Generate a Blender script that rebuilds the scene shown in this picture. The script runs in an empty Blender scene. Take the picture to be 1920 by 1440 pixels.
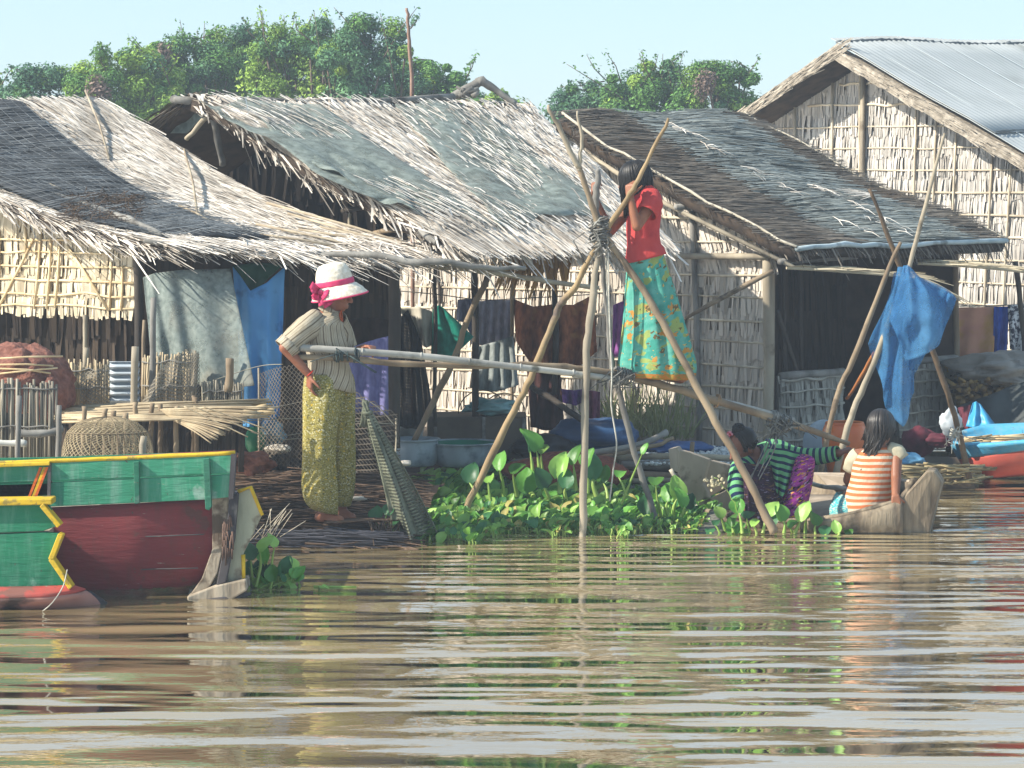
import bpy, bmesh, math, random
from mathutils import Vector, Matrix, noise
random.seed(11)
R = random.random
def U(a, b): return a + (b - a) * R()
def G(s): return random.gauss(0, s)
V = Vector
C = bpy.context.scene.collection
sc = bpy.context.scene

# ------------------------------------------------------------------ camera geometry (photo 1920 x 1440)
F, H, YH = 5444.0, 2.2, 337.0
PITCH = math.atan((720 - YH) / F)
CAM = V((0, 0, H))
FWD = V((0, math.cos(PITCH), -math.sin(PITCH))); UP = V((0, math.sin(PITCH), math.cos(PITCH)))
def ray(px, py): return FWD + V(((px - 960) / F, 0, 0)) + UP * ((720 - py) / F)
def P(px, py, D):
    r = ray(px, py); return CAM + r * (D / r.y)
def W(px, py, z=0.0):
    r = ray(px, py); return CAM + r * ((z - H) / r.z)
def onplane(px, py, p0, n):
    r = ray(px, py); return CAM + r * ((p0 - CAM).dot(n) / r.dot(n))
def PL(pts): return [P(*p) for p in pts]
def wat(px, D): return V(((px - 960) / F * D * 1.003, D, 0))

# ------------------------------------------------------------------ materials
def srgb(h):
    h = h.lstrip('#'); o = []
    for i in (0, 2, 4):
        c = int(h[i:i + 2], 16) / 255
        o.append(c / 12.92 if c <= .04045 else ((c + .055) / 1.055) ** 2.4)
    return (*o, 1)
def col(c): return srgb(c) if isinstance(c, str) else (*c, 1)
class NT:
    def __init__(s, name):
        s.m = bpy.data.materials.new(name); s.m.use_nodes = True; s.t = s.m.node_tree
        s.b = s.t.nodes['Principled BSDF']; s.out = s.t.nodes['Material Output']
    def n(s, typ, **k):
        x = s.t.nodes.new(typ)
        for a, b in k.items():
            if hasattr(x, a): setattr(x, a, b)
            else: s.set(x.inputs[a.replace('_', ' ')], b)
        return x
    def set(s, inp, v):
        if hasattr(v, 'is_output'): s.t.links.new(v, inp)
        else: inp.default_value = v
    def math(s, op, a, b=0.0, clamp=False):
        x = s.t.nodes.new('ShaderNodeMath'); x.operation = op; x.use_clamp = clamp
        s.set(x.inputs[0], a); s.set(x.inputs[1], b); return x.outputs[0]
    def mix(s, f, a, b, mode='MIX'):
        x = s.t.nodes.new('ShaderNodeMix'); x.data_type = 'RGBA'; x.blend_type = mode; x.clamp_factor = True
        s.set(x.inputs[0], f); s.set(x.inputs[6], a); s.set(x.inputs[7], b); return x.outputs[2]
    def ramp(s, f, lo, hi):
        x = s.t.nodes.new('ShaderNodeMapRange'); x.clamp = True
        s.set(x.inputs[0], f); s.set(x.inputs[1], lo); s.set(x.inputs[2], hi); return x.outputs[0]
    def coord(s, kind='Object', scale=(1, 1, 1)):
        if kind == 'uv':
            a = s.t.nodes.new('ShaderNodeAttribute'); a.attribute_name = 'suv'; o = a.outputs['Vector']
        elif kind == 'pos': o = s.t.nodes.new('ShaderNodeNewGeometry').outputs['Position']
        else: o = s.t.nodes.new('ShaderNodeTexCoord').outputs[kind]
        mp = s.t.nodes.new('ShaderNodeMapping'); s.set(mp.inputs[0], o); mp.inputs[3].default_value = scale
        return mp.outputs[0]
    def noise(s, vec, scale, detail=3, rough=.55):
        x = s.t.nodes.new('ShaderNodeTexNoise'); s.set(x.inputs['Vector'], vec)
        x.inputs['Scale'].default_value = scale; x.inputs['Detail'].default_value = detail; x.inputs['Roughness'].default_value = rough
        return x.outputs[0]
    def island(s): return s.t.nodes.new('ShaderNodeNewGeometry').outputs['Random Per Island']
    def bump(s, h, dist, strength=1.0):
        x = s.t.nodes.new('ShaderNodeBump'); s.set(x.inputs['Height'], h); x.inputs['Distance'].default_value = dist
        x.inputs['Strength'].default_value = strength; s.set(s.b.inputs['Normal'], x.outputs[0])
    def color(s, c): s.set(s.b.inputs['Base Color'], c)
    def rough(s, r): s.set(s.b.inputs['Roughness'], r)

MATS = {}
def mat(name, c1, c2=None, scale=6, stretch=(1, 1, 1), rough=.8, isl=0.0, islmix=False, bump=0.0, coord='Object', detail=4, c3=None, s3=1.5, t3=.55,
        spec=.3, trans=0.0, alpha=None, lo=.35, hi=.65, pw=1.0, b3=.12):
    if name in MATS: return MATS[name]
    t = NT(name); v = t.coord(coord, stretch)
    c1 = col(c1); c2 = col(c2) if c2 else c1
    nz = t.noise(v, scale, detail)
    f = t.ramp(nz, lo, hi)
    if islmix:
        ri = t.math('POWER', t.island(), pw)
        f = t.math('ADD', t.math('MULTIPLY', ri, .75), t.math('MULTIPLY', f, .25))
    cc = t.mix(f, c1, c2)
    if c3:
        n3 = t.noise(t.coord(coord), s3, 5); cc = t.mix(t.ramp(n3, t3, t3 + b3), cc, col(c3))
    if isl:
        k = t.math('ADD', t.math('MULTIPLY', t.island(), 2 * isl), 1 - isl)
        cb = t.n('ShaderNodeCombineColor'); [t.set(cb.inputs[i], k) for i in range(3)]
        cc = t.mix(1.0, cc, cb.outputs[0], 'MULTIPLY')
    t.color(cc); t.rough(rough); t.b.inputs['Specular IOR Level'].default_value = spec
    if bump: t.bump(nz, bump)
    sh = t.b.outputs[0]
    if trans:
        tr = t.n('ShaderNodeBsdfTranslucent'); t.set(tr.inputs[0], cc)
        mx = t.n('ShaderNodeMixShader'); mx.inputs[0].default_value = trans
        t.set(mx.inputs[1], sh); t.set(mx.inputs[2], tr.outputs[0]); sh = mx.outputs[0]
    if alpha is not None:
        tp = t.n('ShaderNodeBsdfTransparent'); mx = t.n('ShaderNodeMixShader')
        t.set(mx.inputs[0], alpha(t) if callable(alpha) else alpha)
        t.set(mx.inputs[1], tp.outputs[0]); t.set(mx.inputs[2], sh); sh = mx.outputs[0]
    t.set(t.out.inputs[0], sh)
    MATS[name] = t.m
    return t.m
def mesh_alpha(freq, width, base=0.0, dia=True):
    def a(t):
        v = t.coord('uv'); s = t.n('ShaderNodeSeparateXYZ'); t.set(s.inputs[0], v)
        x, y = s.outputs[0], s.outputs[1]
        p, q = (t.math('ADD', x, y), t.math('SUBTRACT', x, y)) if dia else (x, y)
        o = []
        for w in (p, q):
            fr = t.math('FRACT', t.math('MULTIPLY', w, freq))
            o.append(t.math('LESS_THAN', t.math('ABSOLUTE', t.math('SUBTRACT', fr, .5)), width))
        return t.math('MAXIMUM', t.math('MAXIMUM', o[0], o[1]), base)
    return a
def gauze_alpha(lo, hi, scale=9, stretch=(1, 1, 1)):
    def a(t):
        n = t.noise(t.coord('Object', stretch), scale, 6, .7)
        x = t.n('ShaderNodeMapRange'); t.set(x.inputs[0], n); x.inputs[1].default_value = .35; x.inputs[2].default_value = .65
        x.inputs[3].default_value = lo; x.inputs[4].default_value = hi; return x.outputs[0]
    return a

# ------------------------------------------------------------------ mesh builder
ORG = {}
def basis(d):
    d = d.normalized(); a = V((0, 0, 1)) if abs(d.z) < .9 else V((1, 0, 0))
    x = d.cross(a).normalized(); return x, d.cross(x).normalized()
class MB:
    def __init__(s): s.v = []; s.f = []; s.mi = []; s.uv = {}; s.m = 0
    def add(s, p, uv=None):
        s.v.append(p)
        if uv is not None: s.uv[len(s.v) - 1] = uv
        return len(s.v) - 1
    def face(s, *i): s.f.append(i); s.mi.append(s.m)
    def tube(s, pts, r, n=8, wob=0.0, sub=1, cap=True, flat=1.0, uvs=False):
        pts = [V(p) for p in pts]
        if not isinstance(r, (list, tuple)): r = [r] * len(pts)
        elif len(r) != len(pts): r = [r[0] + (r[-1] - r[0]) * i / (len(pts) - 1) for i in range(len(pts))]
        if sub > 1:
            q, rr = [], []
            m = len(pts)
            for i in range(m - 1):
                p0, p1, p2, p3 = pts[max(i - 1, 0)], pts[i], pts[i + 1], pts[min(i + 2, m - 1)]
                for k in range(sub):
                    t = k / sub
                    q.append(.5 * (2 * p1 + (p2 - p0) * t + (2 * p0 - 5 * p1 + 4 * p2 - p3) * t * t + (3 * p1 - p0 - 3 * p2 + p3) * t ** 3))
                    rr.append(r[i] + (r[i + 1] - r[i]) * t)
            q.append(pts[-1]); rr.append(r[-1]); pts, r = q, rr
        x = None; rings = []; L = 0
        for i, p in enumerate(pts):
            d = (pts[min(i + 1, len(pts) - 1)] - pts[max(i - 1, 0)])
            if d.length < 1e-9: d = V((0, 0, 1))
            d.normalize()
            if x is None: x, y = basis(d)
            else:
                x = (x - d * x.dot(d))
                x = x.normalized() if x.length > 1e-6 else basis(d)[0]
                y = d.cross(x)
            if i: L += (p - pts[i - 1]).length
            o = (x * G(wob) + y * G(wob)) if wob else V((0, 0, 0))
            rk = r[i] * (1 + (G(.06) if wob else 0))
            rings.append([s.add(p + o + (x * math.cos(2 * math.pi * k / n) + y * flat * math.sin(2 * math.pi * k / n)) * rk, (k / n, L, 0) if uvs else None) for k in range(n)])
        s.rings(rings, cap)
        return rings
    def rings(s, rings, cap=True):
        n = len(rings[0])
        for a, b in zip(rings, rings[1:]):
            for k in range(n): s.face(a[k], a[(k + 1) % n], b[(k + 1) % n], b[k])
        if cap: s.face(*reversed(rings[0])); s.face(*rings[-1])
    def loft(s, rg, n=24, cap=True, mod=None, start=0.0, sub=1):
        """rg: (centre, half axis a, half axis b); uv = arc metres, length metres"""
        if sub > 1:
            q = []; m = len(rg)
            cr = lambda a, b, c, d, t: .5 * (2 * b + (c - a) * t + (2 * a - 5 * b + 4 * c - d) * t * t + (3 * b - a - 3 * c + d) * t ** 3)
            for i in range(m - 1):
                for k in range(sub):
                    t = k / sub
                    q.append(tuple(cr(rg[max(i - 1, 0)][j], rg[i][j], rg[i + 1][j], rg[min(i + 2, m - 1)][j], t) for j in range(3)))
            q.append(rg[-1]); rg = q
        L = 0; rings = []
        for i, (c, a, b) in enumerate(rg):
            if i: L += (c - rg[i - 1][0]).length
            ring = []
            for k in range(n):
                th = start + 2 * math.pi * k / n
                m = mod(i / (len(rg) - 1), th) if mod else 1
                ring.append(s.add(c + (a * math.cos(th) + b * math.sin(th)) * m, (k / n * math.pi * (a.length + b.length), L, i / (len(rg) - 1))))
            rings.append(ring)
        s.rings(rings, cap)
    def capsule(s, p0, p1, r0, r1, n=12, m=4):
        d = (p1 - p0); L = d.length
        d = d / L if L > 1e-9 else V((0, 0, 1)); x, y = basis(d); rings = []
        for j in range(m):
            a = math.pi / 2 * (1 - (j + .15) / m); rings.append((p0 - d * r0 * math.sin(a), r0 * math.cos(a)))
        rings += [(p0, r0), (p1, r1)]
        for j in range(m):
            a = math.pi / 2 * (j + .85) / m; rings.append((p1 + d * r1 * math.sin(a), r1 * math.cos(a)))
        s.rings([[s.add(c + (x * math.cos(2 * math.pi * k / n) + y * math.sin(2 * math.pi * k / n)) * r) for k in range(n)] for c, r in rings])
    def ell(s, c, ax, ay, az, n=16, m=10, mod=None):
        rings = []
        for j in range(m + 1):
            ph = math.pi * (j + .02 * (j == 0) - .02 * (j == m)) / m
            ring = []
            for k in range(n):
                th = 2 * math.pi * k / n
                dv = ax * (math.sin(ph) * math.cos(th)) + ay * (math.sin(ph) * math.sin(th)) + az * (-math.cos(ph))
                ring.append(s.add(c + dv * (mod(dv) if mod else 1)))
            rings.append(ring)
        s.rings(rings)
    def box(s, c, ax, ay, az):
        i = [s.add(c + ax * a + ay * b + az * d) for d in (-1, 1) for a, b in ((-1, -1), (1, -1), (1, 1), (-1, 1))]
        for q in ((3, 2, 1, 0), (4, 5, 6, 7), (0, 1, 5, 4), (1, 2, 6, 5), (2, 3, 7, 6), (3, 0, 4, 7)): s.face(*[i[k] for k in q])
    def beam(s, a, b, w, h, up=V((0, 0, 1))):
        d = (b - a); y = d.normalized().cross(up).normalized(); z = y.cross(d.normalized())
        s.box((a + b) / 2, d / 2, y * w / 2, z * h / 2)
    def slab(s, pts, off):
        """closed polygon extruded by vector off"""
        n = len(pts); a = [s.add(p) for p in pts]; b = [s.add(p + off) for p in pts]
        s.face(*a); s.face(*reversed(b))
        for k in range(n): s.face(a[(k + 1) % n], a[k], b[k], b[(k + 1) % n])
    def grid(s, fn, nu, nv, flip=False):
        ix = []
        for i in range(nu + 1):
            row = []
            for j in range(nv + 1):
                r = fn(i / nu, j / nv)
                row.append(s.add(r[0], r[1]) if isinstance(r, tuple) else s.add(r))
            ix.append(row)
        for i in range(nu):
            for j in range(nv):
                q = (ix[i][j], ix[i + 1][j], ix[i + 1][j + 1], ix[i][j + 1])
                s.face(*(reversed(q) if flip else q))
    def blade(s, p0, d, n, L, w, lift=.02, droop=0.0, taper=.5, twist=0.0):
        x = d.cross(n).normalized()
        if twist: x = (x + n * twist).normalized()
        p1 = p0 + d * L * .5 + n * lift; p2 = p0 + d * L + n * lift * .6 - V((0, 0, 1)) * droop
        i = [s.add(p0 - x * w / 2), s.add(p0 + x * w / 2), s.add(p1 - x * w / 2), s.add(p1 + x * w / 2), s.add(p2 - x * w / 2 * taper), s.add(p2 + x * w / 2 * taper)]
        s.face(i[0], i[1], i[3], i[2]); s.face(i[2], i[3], i[5], i[4])
    def mesh(s, name, o=V((0, 0, 0))):
        me = bpy.data.meshes.new(name); me.from_pydata([p - o for p in s.v], [], s.f)
        if s.uv:
            at = me.attributes.new('suv', 'FLOAT_VECTOR', 'POINT')
            for k, w in s.uv.items(): at.data[k].vector = w
        return me
    def build(s, name, mats, parent=None, smooth=True, solid=0.0, subsurf=0, bevel=0.0, fix=False):
        if not isinstance(mats, (list, tuple)): mats = [mats]
        if parent is not None: o = ORG[parent]
        else:
            xs = [p.x for p in s.v]; ys = [p.y for p in s.v]; zs = [p.z for p in s.v]
            o = V(((min(xs) + max(xs)) / 2, (min(ys) + max(ys)) / 2, min(zs)))
        me = s.mesh(name, o)
        for m in mats: me.materials.append(m)
        me.polygons.foreach_set('material_index', s.mi)
        me.polygons.foreach_set('use_smooth', [smooth] * len(s.f))
        if fix:
            bm = bmesh.new(); bm.from_mesh(me); bmesh.ops.recalc_face_normals(bm, faces=bm.faces); bm.to_mesh(me); bm.free()
        return link(name, me, parent, o, solid, subsurf, bevel)
def link(name, me, parent=None, o=None, solid=0.0, subsurf=0, bevel=0.0):
    ob = bpy.data.objects.new(name, me); C.objects.link(ob)
    if parent is not None: ob.parent = parent; ORG[ob] = ORG[parent]
    else: ob.location = o; ORG[ob] = o
    if bevel:
        b = ob.modifiers.new('b', 'BEVEL'); b.width = bevel; b.segments = 2; b.limit_method = 'ANGLE'
    if subsurf:
        b = ob.modifiers.new('s', 'SUBSURF'); b.levels = subsurf; b.render_levels = subsurf
    if solid:
        b = ob.modifiers.new('t', 'SOLIDIFY'); b.thickness = solid; b.offset = 0
    return ob
def T(o, label=None, cat=None, group=None, kind=None):
    for k, v in (('label', label), ('category', cat), ('group', group), ('kind', kind)):
        if v: o[k] = v
    return o
def thing(name, label, cat, loc, group=None):
    o = bpy.data.objects.new(name, None); C.objects.link(o); o.location = loc; o.empty_display_size = .1
    ORG[o] = V(loc); return T(o, label, cat, group)
def lerp(a, b, t): return a + (b - a) * t
def along(pts, t):
    m = len(pts) - 1; i = min(int(t * m), m - 1); return pts[i].lerp(pts[i + 1], t * m - i)
def sheet(mb, top, bot, nu=24, nv=16, fn=None, uvs=True):
    """surface between two pixel polylines ((px, py, D), ...); fn(u, v) = offset in metres along y"""
    t, b = PL(top), PL(bot)
    def g(u, v):
        a, c = along(t, u), along(b, u); p = a.lerp(c, v)
        if fn:
            o = fn(u, v); p = p + (o if isinstance(o, Vector) else V((0, o, 0)))
        return p, (u * (t[0] - t[-1]).length, v * (a - c).length, v)
    mb.grid(g, nu, nv)
def folds(k, amp, ph=0.0, grow=.4, nz=.02, sd=0.0):
    return lambda u, v: amp * math.sin(2 * math.pi * k * u + ph + 1.2 * v + sd) * (grow + (1 - grow) * v) + nz * noise.noise(V((u * 3 + sd, v * 3, sd)))
def pole(mb, px, r, sub=4, n=9, wob=.003): mb.tube(PL(px), r, n=n, sub=sub, wob=wob)

# ------------------------------------------------------------------ palette
wood_pale = mat('pale_pole_wood', '#7f7565', '#a79c87', 5, (1, 1, .3), .75, isl=.12, bump=.01, c3='#5f5343', s3=4, t3=.58)
wood_brown = mat('brown_pole_wood', '#6a5a48', '#94836b', 6, (1, 1, .3), .75, isl=.12, bump=.01, c3='#40352a', s3=5, t3=.58)
wood_grey = mat('grey_pole_wood', '#5e5b56', '#8d8a83', 6, (1, 1, .3), .75, isl=.12, bump=.01, c3='#393530', s3=5, t3=.58)
wood_dark = mat('dark_pole_wood', '#2b2622', '#4a423a', 6, (1, 1, .3), .8, isl=.15, bump=.01)
bamboo_m = mat('grey_bamboo', '#8f8c84', '#b5b2a8', 4, (1, 1, 1), .5, isl=.1, c3='#5f5c50', s3=6, t3=.6)
thatch_pale = mat('bleached_thatch', '#766859', '#f6eee2', 3, (1, 1, 1), .8, islmix=True, pw=.55, c3='#9a9287', s3=1.6, t3=.52, b3=.2, spec=.15)
thatch_dark = mat('dark_thatch', '#2a2420', '#6a6055', 3, (1, 1, 1), .85, islmix=True)
thatch_brown = mat('weathered_thatch', '#39332d', '#857b6e', 3, (1, 1, 1), .85, islmix=True, c3='#5e5143', s3=2.0, t3=.5)
thatch_grey = mat('netted_thatch', '#4a4f4d', '#a5aaa4', 3, (1, 1, 1), .85, islmix=True)
underlay = mat('thatch_underlay', '#2a221b', '#4a3d31', 8, (1, 1, 1), .9)
leaf_wall = mat('palm_leaf_wall', '#95897a', '#d2c8ba', 5, (1, 1, .4), .75, islmix=True, pw=.6)
leaf_wall_gold = mat('golden_leaf_wall', '#aa9a7d', '#d8cbb1', 5, (1, 1, .4), .7, islmix=True, pw=.6)
leaf_wall_shade = mat('grey_shade_leaf_wall', '#6e6a62', '#a9a69b', 5, (1, 1, .4), .8, islmix=True, pw=.7)  # shade of the half walls greyed into the leaf colour
leaf_wall_dark = mat('brown_shade_leaf_wall', '#2a221c', '#4c4034', 5, (1, 1, .4), .85, islmix=True)  # indoor shade mixed into the leaf colour
batten_m = mat('split_bamboo', '#b59a70', '#dcc9a2', 5, (1, 1, 1), .6, isl=.12)
batten_grey = mat('weathered_split_bamboo', '#a89a84', '#d3c6ae', 5, (1, 1, 1), .65, isl=.15)
rope_m = mat('old_rope', '#4c4b48', '#8a8880', 30, (1, 1, 1), .9, isl=.3)
rope_pale = mat('pale_cord', '#9a978c', '#c4c1b4', 20, (1, 1, 1), .8)

# ------------------------------------------------------------------ roofs and walls
class Quad:
    def __init__(s, eL, eR, rR, rL, sag=.05, seed=0):
        s.c = (eL, eR, rR, rL); s.sag = sag; s.sd = seed
        s.n = (eR - eL).cross(rL - eL).normalized()
        if s.n.z < 0: s.n = -s.n
    def S(s, u, v, h=0.0):
        a, b, c, d = s.c
        p = a.lerp(b, u).lerp(d.lerp(c, u), v)
        k = -s.sag * math.sin(math.pi * min(max(v, 0), 1)) + .05 * noise.noise(V((u * 3 + s.sd, v * 3, s.sd)))
        return p + s.n * (k + h)
    def dv(s, u, v): return (s.S(u, v - .02) - s.S(u, v + .02)).normalized()
    def du(s, u, v): return (s.S(u + .02, v) - s.S(u - .02, v)).normalized()
def slabroof(mb, q, th=.05, nu=16, nv=12):
    top = []; bot = []
    for i in range(nu + 1):
        top.append([mb.add(q.S(i / nu, j / nv)) for j in range(nv + 1)]); bot.append([mb.add(q.S(i / nu, j / nv, -th)) for j in range(nv + 1)])
    for i in range(nu):
        for j in range(nv):
            mb.face(top[i][j], top[i + 1][j], top[i + 1][j + 1], top[i][j + 1]); mb.face(bot[i][j], bot[i][j + 1], bot[i + 1][j + 1], bot[i + 1][j])
    for i in range(nu):
        mb.face(top[i][0], bot[i][0], bot[i + 1][0], top[i + 1][0]); mb.face(top[i][nv], top[i + 1][nv], bot[i + 1][nv], bot[i][nv])
    for j in range(nv):
        mb.face(top[0][j], top[0][j + 1], bot[0][j + 1], bot[0][j]); mb.face(top[nu][j], bot[nu][j], bot[nu][j + 1], top[nu][j + 1])
def thatch(mb, q, rows, per, L, w, lift=.03, jit=.12, u0=0, u1=1, v0=0, v1=1, base=.0, skip=None):
    for r in range(rows):
        for k in range(per):
            v = lerp(v0, v1, (r + U(-.5, .5) + .5) / rows) ; u = lerp(u0, u1, (k + R()) / per)
            if skip and skip(u, v): continue
            d = (q.dv(u, v) + q.du(u, v) * G(jit)).normalized()
            mb.blade(q.S(u, v, base + U(.0, .03)), d, q.n, L * U(.6, 1.4), w * U(.6, 1.3), lift * U(.2, 1.6), taper=U(.3, 1), twist=G(.16))
def fringe(mb, q, side, cnt, L, w, drop):
    """ragged hanging leaves along one edge: 'eave', 'left', 'right'"""
    for k in range(cnt):
        t = R()
        if side == 'eave': p = q.S(t, .04 * R(), .01); d = q.dv(t, .05)
        elif side == 'left': p = q.S(.03 * R(), t, U(-.075, .02)); d = (q.dv(0, t) - q.du(0, t) * U(-.1, .4)).normalized()
        else: p = q.S(1 - .03 * R(), t, U(-.06, .02)); d = (q.dv(1, t) * U(.6, 1.2) + q.du(1, t) * U(.0, .5)).normalized()
        d = (d + V((G(.18), G(.18), -drop * R()))).normalized()
        l = L * U(.4, 1.3) * (2.0 if R() < .05 else 1)
        mb.blade(p - d * l * .5, d, q.n, l * 1.4, w * U(.6, 1.3), U(0, .02), droop=l * drop * U(0, .7), taper=U(.2, .8), twist=G(.4))
def reeds(mb, q, n, L, r, u0, u1, v0, v1, base=.02, jit=.05, curve=.02):
    """thin stalks lying along the eave direction"""
    for k in range(n):
        v = lerp(v0, v1, R()); u = lerp(u0, u1, R())
        d = (q.du(u, v) + q.dv(u, v) * (G(jit) + curve)).normalized(); l = L * U(.5, 1.5)
        a0, a1 = lerp(u0, u1, 0), lerp(u0, u1, 1)
        h = base + U(0, .02)
        mb.blade(q.S(u, v, h) - d * l / 2, d, q.n, l, r * U(.6, 1.4), G(.008), taper=.9, twist=G(.3))
def wallpanel(mb, a, b, zb, zt, rowh=.17, bw=.024, out=None, lean=.0, jit=.05):
    """rows of hanging palm leaf from a to b (ground points); zt(t) = top; blades only"""
    d = (b - a); Lw = d.length; d.normalize()
    n = out if out else V((d.y, -d.x, 0))
    z = zb + rowh * .35; r = 0
    while True:
        z += rowh; any_ = False
        for k in range(int(1.7 * Lw / bw)):
            t = (k + R()) / int(1.7 * Lw / bw)
            top = zt(t) if callable(zt) else zt
            zz = z
            if z > top:
                if z - rowh > top: continue
                zz = top
            any_ = True
            l = (zz - (z - rowh)) + rowh * U(.12, .4)
            dd = (V((0, 0, -1)) + d * (G(jit) + lean) + n * U(0, .07)).normalized()
            mb.blade(a.lerp(b, t) + V((0, 0, zz)) + n * (.012 + .008 * R()), dd, n, l, bw * U(.7, 1.5), U(-.004, .016), taper=U(.5, 1), twist=G(.35))
        r += 1
        if not any_ or r > 40: break
def wallbase(mb, a, b, zb, zt, th=.02, cols=12, out=None):
    d = (b - a).normalized(); n = out if out else V((d.y, -d.x, 0))
    pts = [a + V((0, 0, zb)), b + V((0, 0, zb))] + [a.lerp(b, 1 - i / cols) + V((0, 0, zt(1 - i / cols) if callable(zt) else zt)) for i in range(cols + 1)]
    mb.slab(pts, -n * th)
def battens(mb, a, b, zs, zt, out=None, r=.011, off=.03):
    d = (b - a).normalized(); n = out if out else V((d.y, -d.x, 0))
    for z in zs:
        ts = [i / 40 for i in range(41) if (zt(i / 40) if callable(zt) else zt) > z + .02]
        if len(ts) < 3: continue
        t0, t1 = min(ts), max(ts)
        pts = [a.lerp(b, lerp(t0, t1, i / 8)) + V((0, 0, z + G(.006))) + n * (off + U(0, .006)) for i in range(9)]
        mb.tube(pts, [r * U(.8, 1.2)] * 9, n=6, flat=.8)

# ------------------------------------------------------------------ setting: water, bank, sky, sun, camera
def water_material():
    t = NT('muddy_river_water')
    pos = t.coord('pos', (1, 1, 1))
    w1 = t.noise(t.coord('pos', (.62, 2.3, 1)), 1.0, .6, .5)
    w2 = t.noise(t.coord('pos', (.7, 2.5, 1)), 2.6, .5, .5)
    w3 = t.noise(t.coord('pos', (.9, 2.2, 1)), 11, 2, .5)
    calm = t.ramp(t.noise(t.coord('pos', (.3, .7, 1)), 1.1, 2), .38, .64)
    sx = t.n('ShaderNodeSeparateXYZ'); t.set(sx.inputs[0], t.coord('pos'))
    amp = t.math('ADD', t.math('MULTIPLY', t.ramp(sx.outputs[1], 17.5, 10.8), 1.05), .2)                                         # the bank breaks the swell
    h = t.math('ADD', t.math('MULTIPLY', w1, amp), t.math('MULTIPLY', t.math('MULTIPLY', w2, .55), t.math('ADD', calm, .12)))
    h = t.math('ADD', h, t.math('MULTIPLY', w3, .022))
    t.bump(h, WAVE)
    c = t.mix(t.ramp(t.noise(pos, .5, 3), .35, .65), col('#98855e'), col('#a8956e'))
    bn = [n for n in t.t.nodes if n.type == 'BUMP'][0].outputs[0]
    df = t.n('ShaderNodeBsdfDiffuse'); t.set(df.inputs[0], c)
    gl = t.n('ShaderNodeBsdfGlossy'); gl.inputs['Roughness'].default_value = .03; t.set(gl.inputs['Normal'], bn)
    fr = t.n('ShaderNodeFresnel'); fr.inputs[0].default_value = 1.38; t.set(fr.inputs[1], bn)
    mx = t.n('ShaderNodeMixShader'); t.set(mx.inputs[0], t.math('ADD', t.math('MULTIPLY', fr.outputs[0], .95), .33, True)); t.set(mx.inputs[1], df.outputs[0]); t.set(mx.inputs[2], gl.outputs[0])
    t.set(t.out.inputs[0], mx.outputs[0])
    return t.m
WAVE = .068
mb = MB(); 
xs = [-1500, -60, -12, -4, 4, 12, 60, 1500]; ys = [-60, 5, 10, 15, 20, 26, 34, 60, 2500]
mb.grid(lambda u, v: V((xs[round(u * 7)], ys[round(v * 8)], 0)), 7, 8)
T(mb.build('river_water', water_material(), smooth=True), kind='structure')
bank_m = mat('mud_bank', '#4d4030', '#6b5a42', 2, rough=.95, bump=.05)
mb = MB(); mb.grid(lambda u, v: V((lerp(-60, 60, u), lerp(33, 90, v), -.3 + .6 * min(1, v * 4) + .1 * noise.noise(V((u * 30, v * 20, 0))))), 40, 16)
T(mb.build('river_bank', bank_m), kind='structure')

w = bpy.data.worlds.new('World'); sc.world = w; w.use_nodes = True
SUN_AZ, SUN_EL = math.radians(73), math.radians(37)       # azimuth: left of the direction towards the camera
sv = V((-math.sin(SUN_AZ) * math.cos(SUN_EL), -math.cos(SUN_AZ) * math.cos(SUN_EL), math.sin(SUN_EL)))
sky = w.node_tree.nodes.new('ShaderNodeTexSky'); sky.sky_type = 'NISHITA'; sky.sun_disc = False
sky.sun_elevation = SUN_EL; sky.sun_rotation = math.atan2(sv.x, sv.y)
sky.altitude = 0; sky.air_density = 1.0; sky.dust_density = .3; sky.ozone_density = 5.0
bg = w.node_tree.nodes['Background']; bg.inputs[1].default_value = .122
tint = w.node_tree.nodes.new('ShaderNodeMix'); tint.data_type = 'RGBA'; tint.inputs[0].default_value = .55; tint.inputs[7].default_value = (2.75, 3.75, 4.35, 1)   # thin high haze over the whole sky
w.node_tree.links.new(sky.outputs[0], tint.inputs[6]); w.node_tree.links.new(tint.outputs[2], bg.inputs[0])
ld = bpy.data.lights.new('sun', 'SUN'); ld.energy = 5.0; ld.angle = math.radians(.5); ld.color = (1, .93, .81)
lo = bpy.data.objects.new('sun', ld); C.objects.link(lo); lo.rotation_euler = (-sv).to_track_quat('-Z', 'Y').to_euler(); lo.location = (-8, 4, 12)
cd = bpy.data.cameras.new('camera'); cam = bpy.data.objects.new('camera', cd); C.objects.link(cam); sc.camera = cam
cd.sensor_width = 36; cd.lens = 36 * F / 1920; cd.clip_end = 4000; cd.clip_start = .1
cam.location = CAM; cam.rotation_euler = (math.pi / 2 - PITCH, 0, 0)
sc.view_settings.view_transform = 'Standard'; sc.view_settings.look = 'None'; sc.view_settings.exposure = .9; sc.view_settings.gamma = 1
try:
    sc.cycles.max_bounces = 6; sc.cycles.transparent_max_bounces = 24; sc.cycles.use_denoising = True
except Exception: pass

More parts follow.
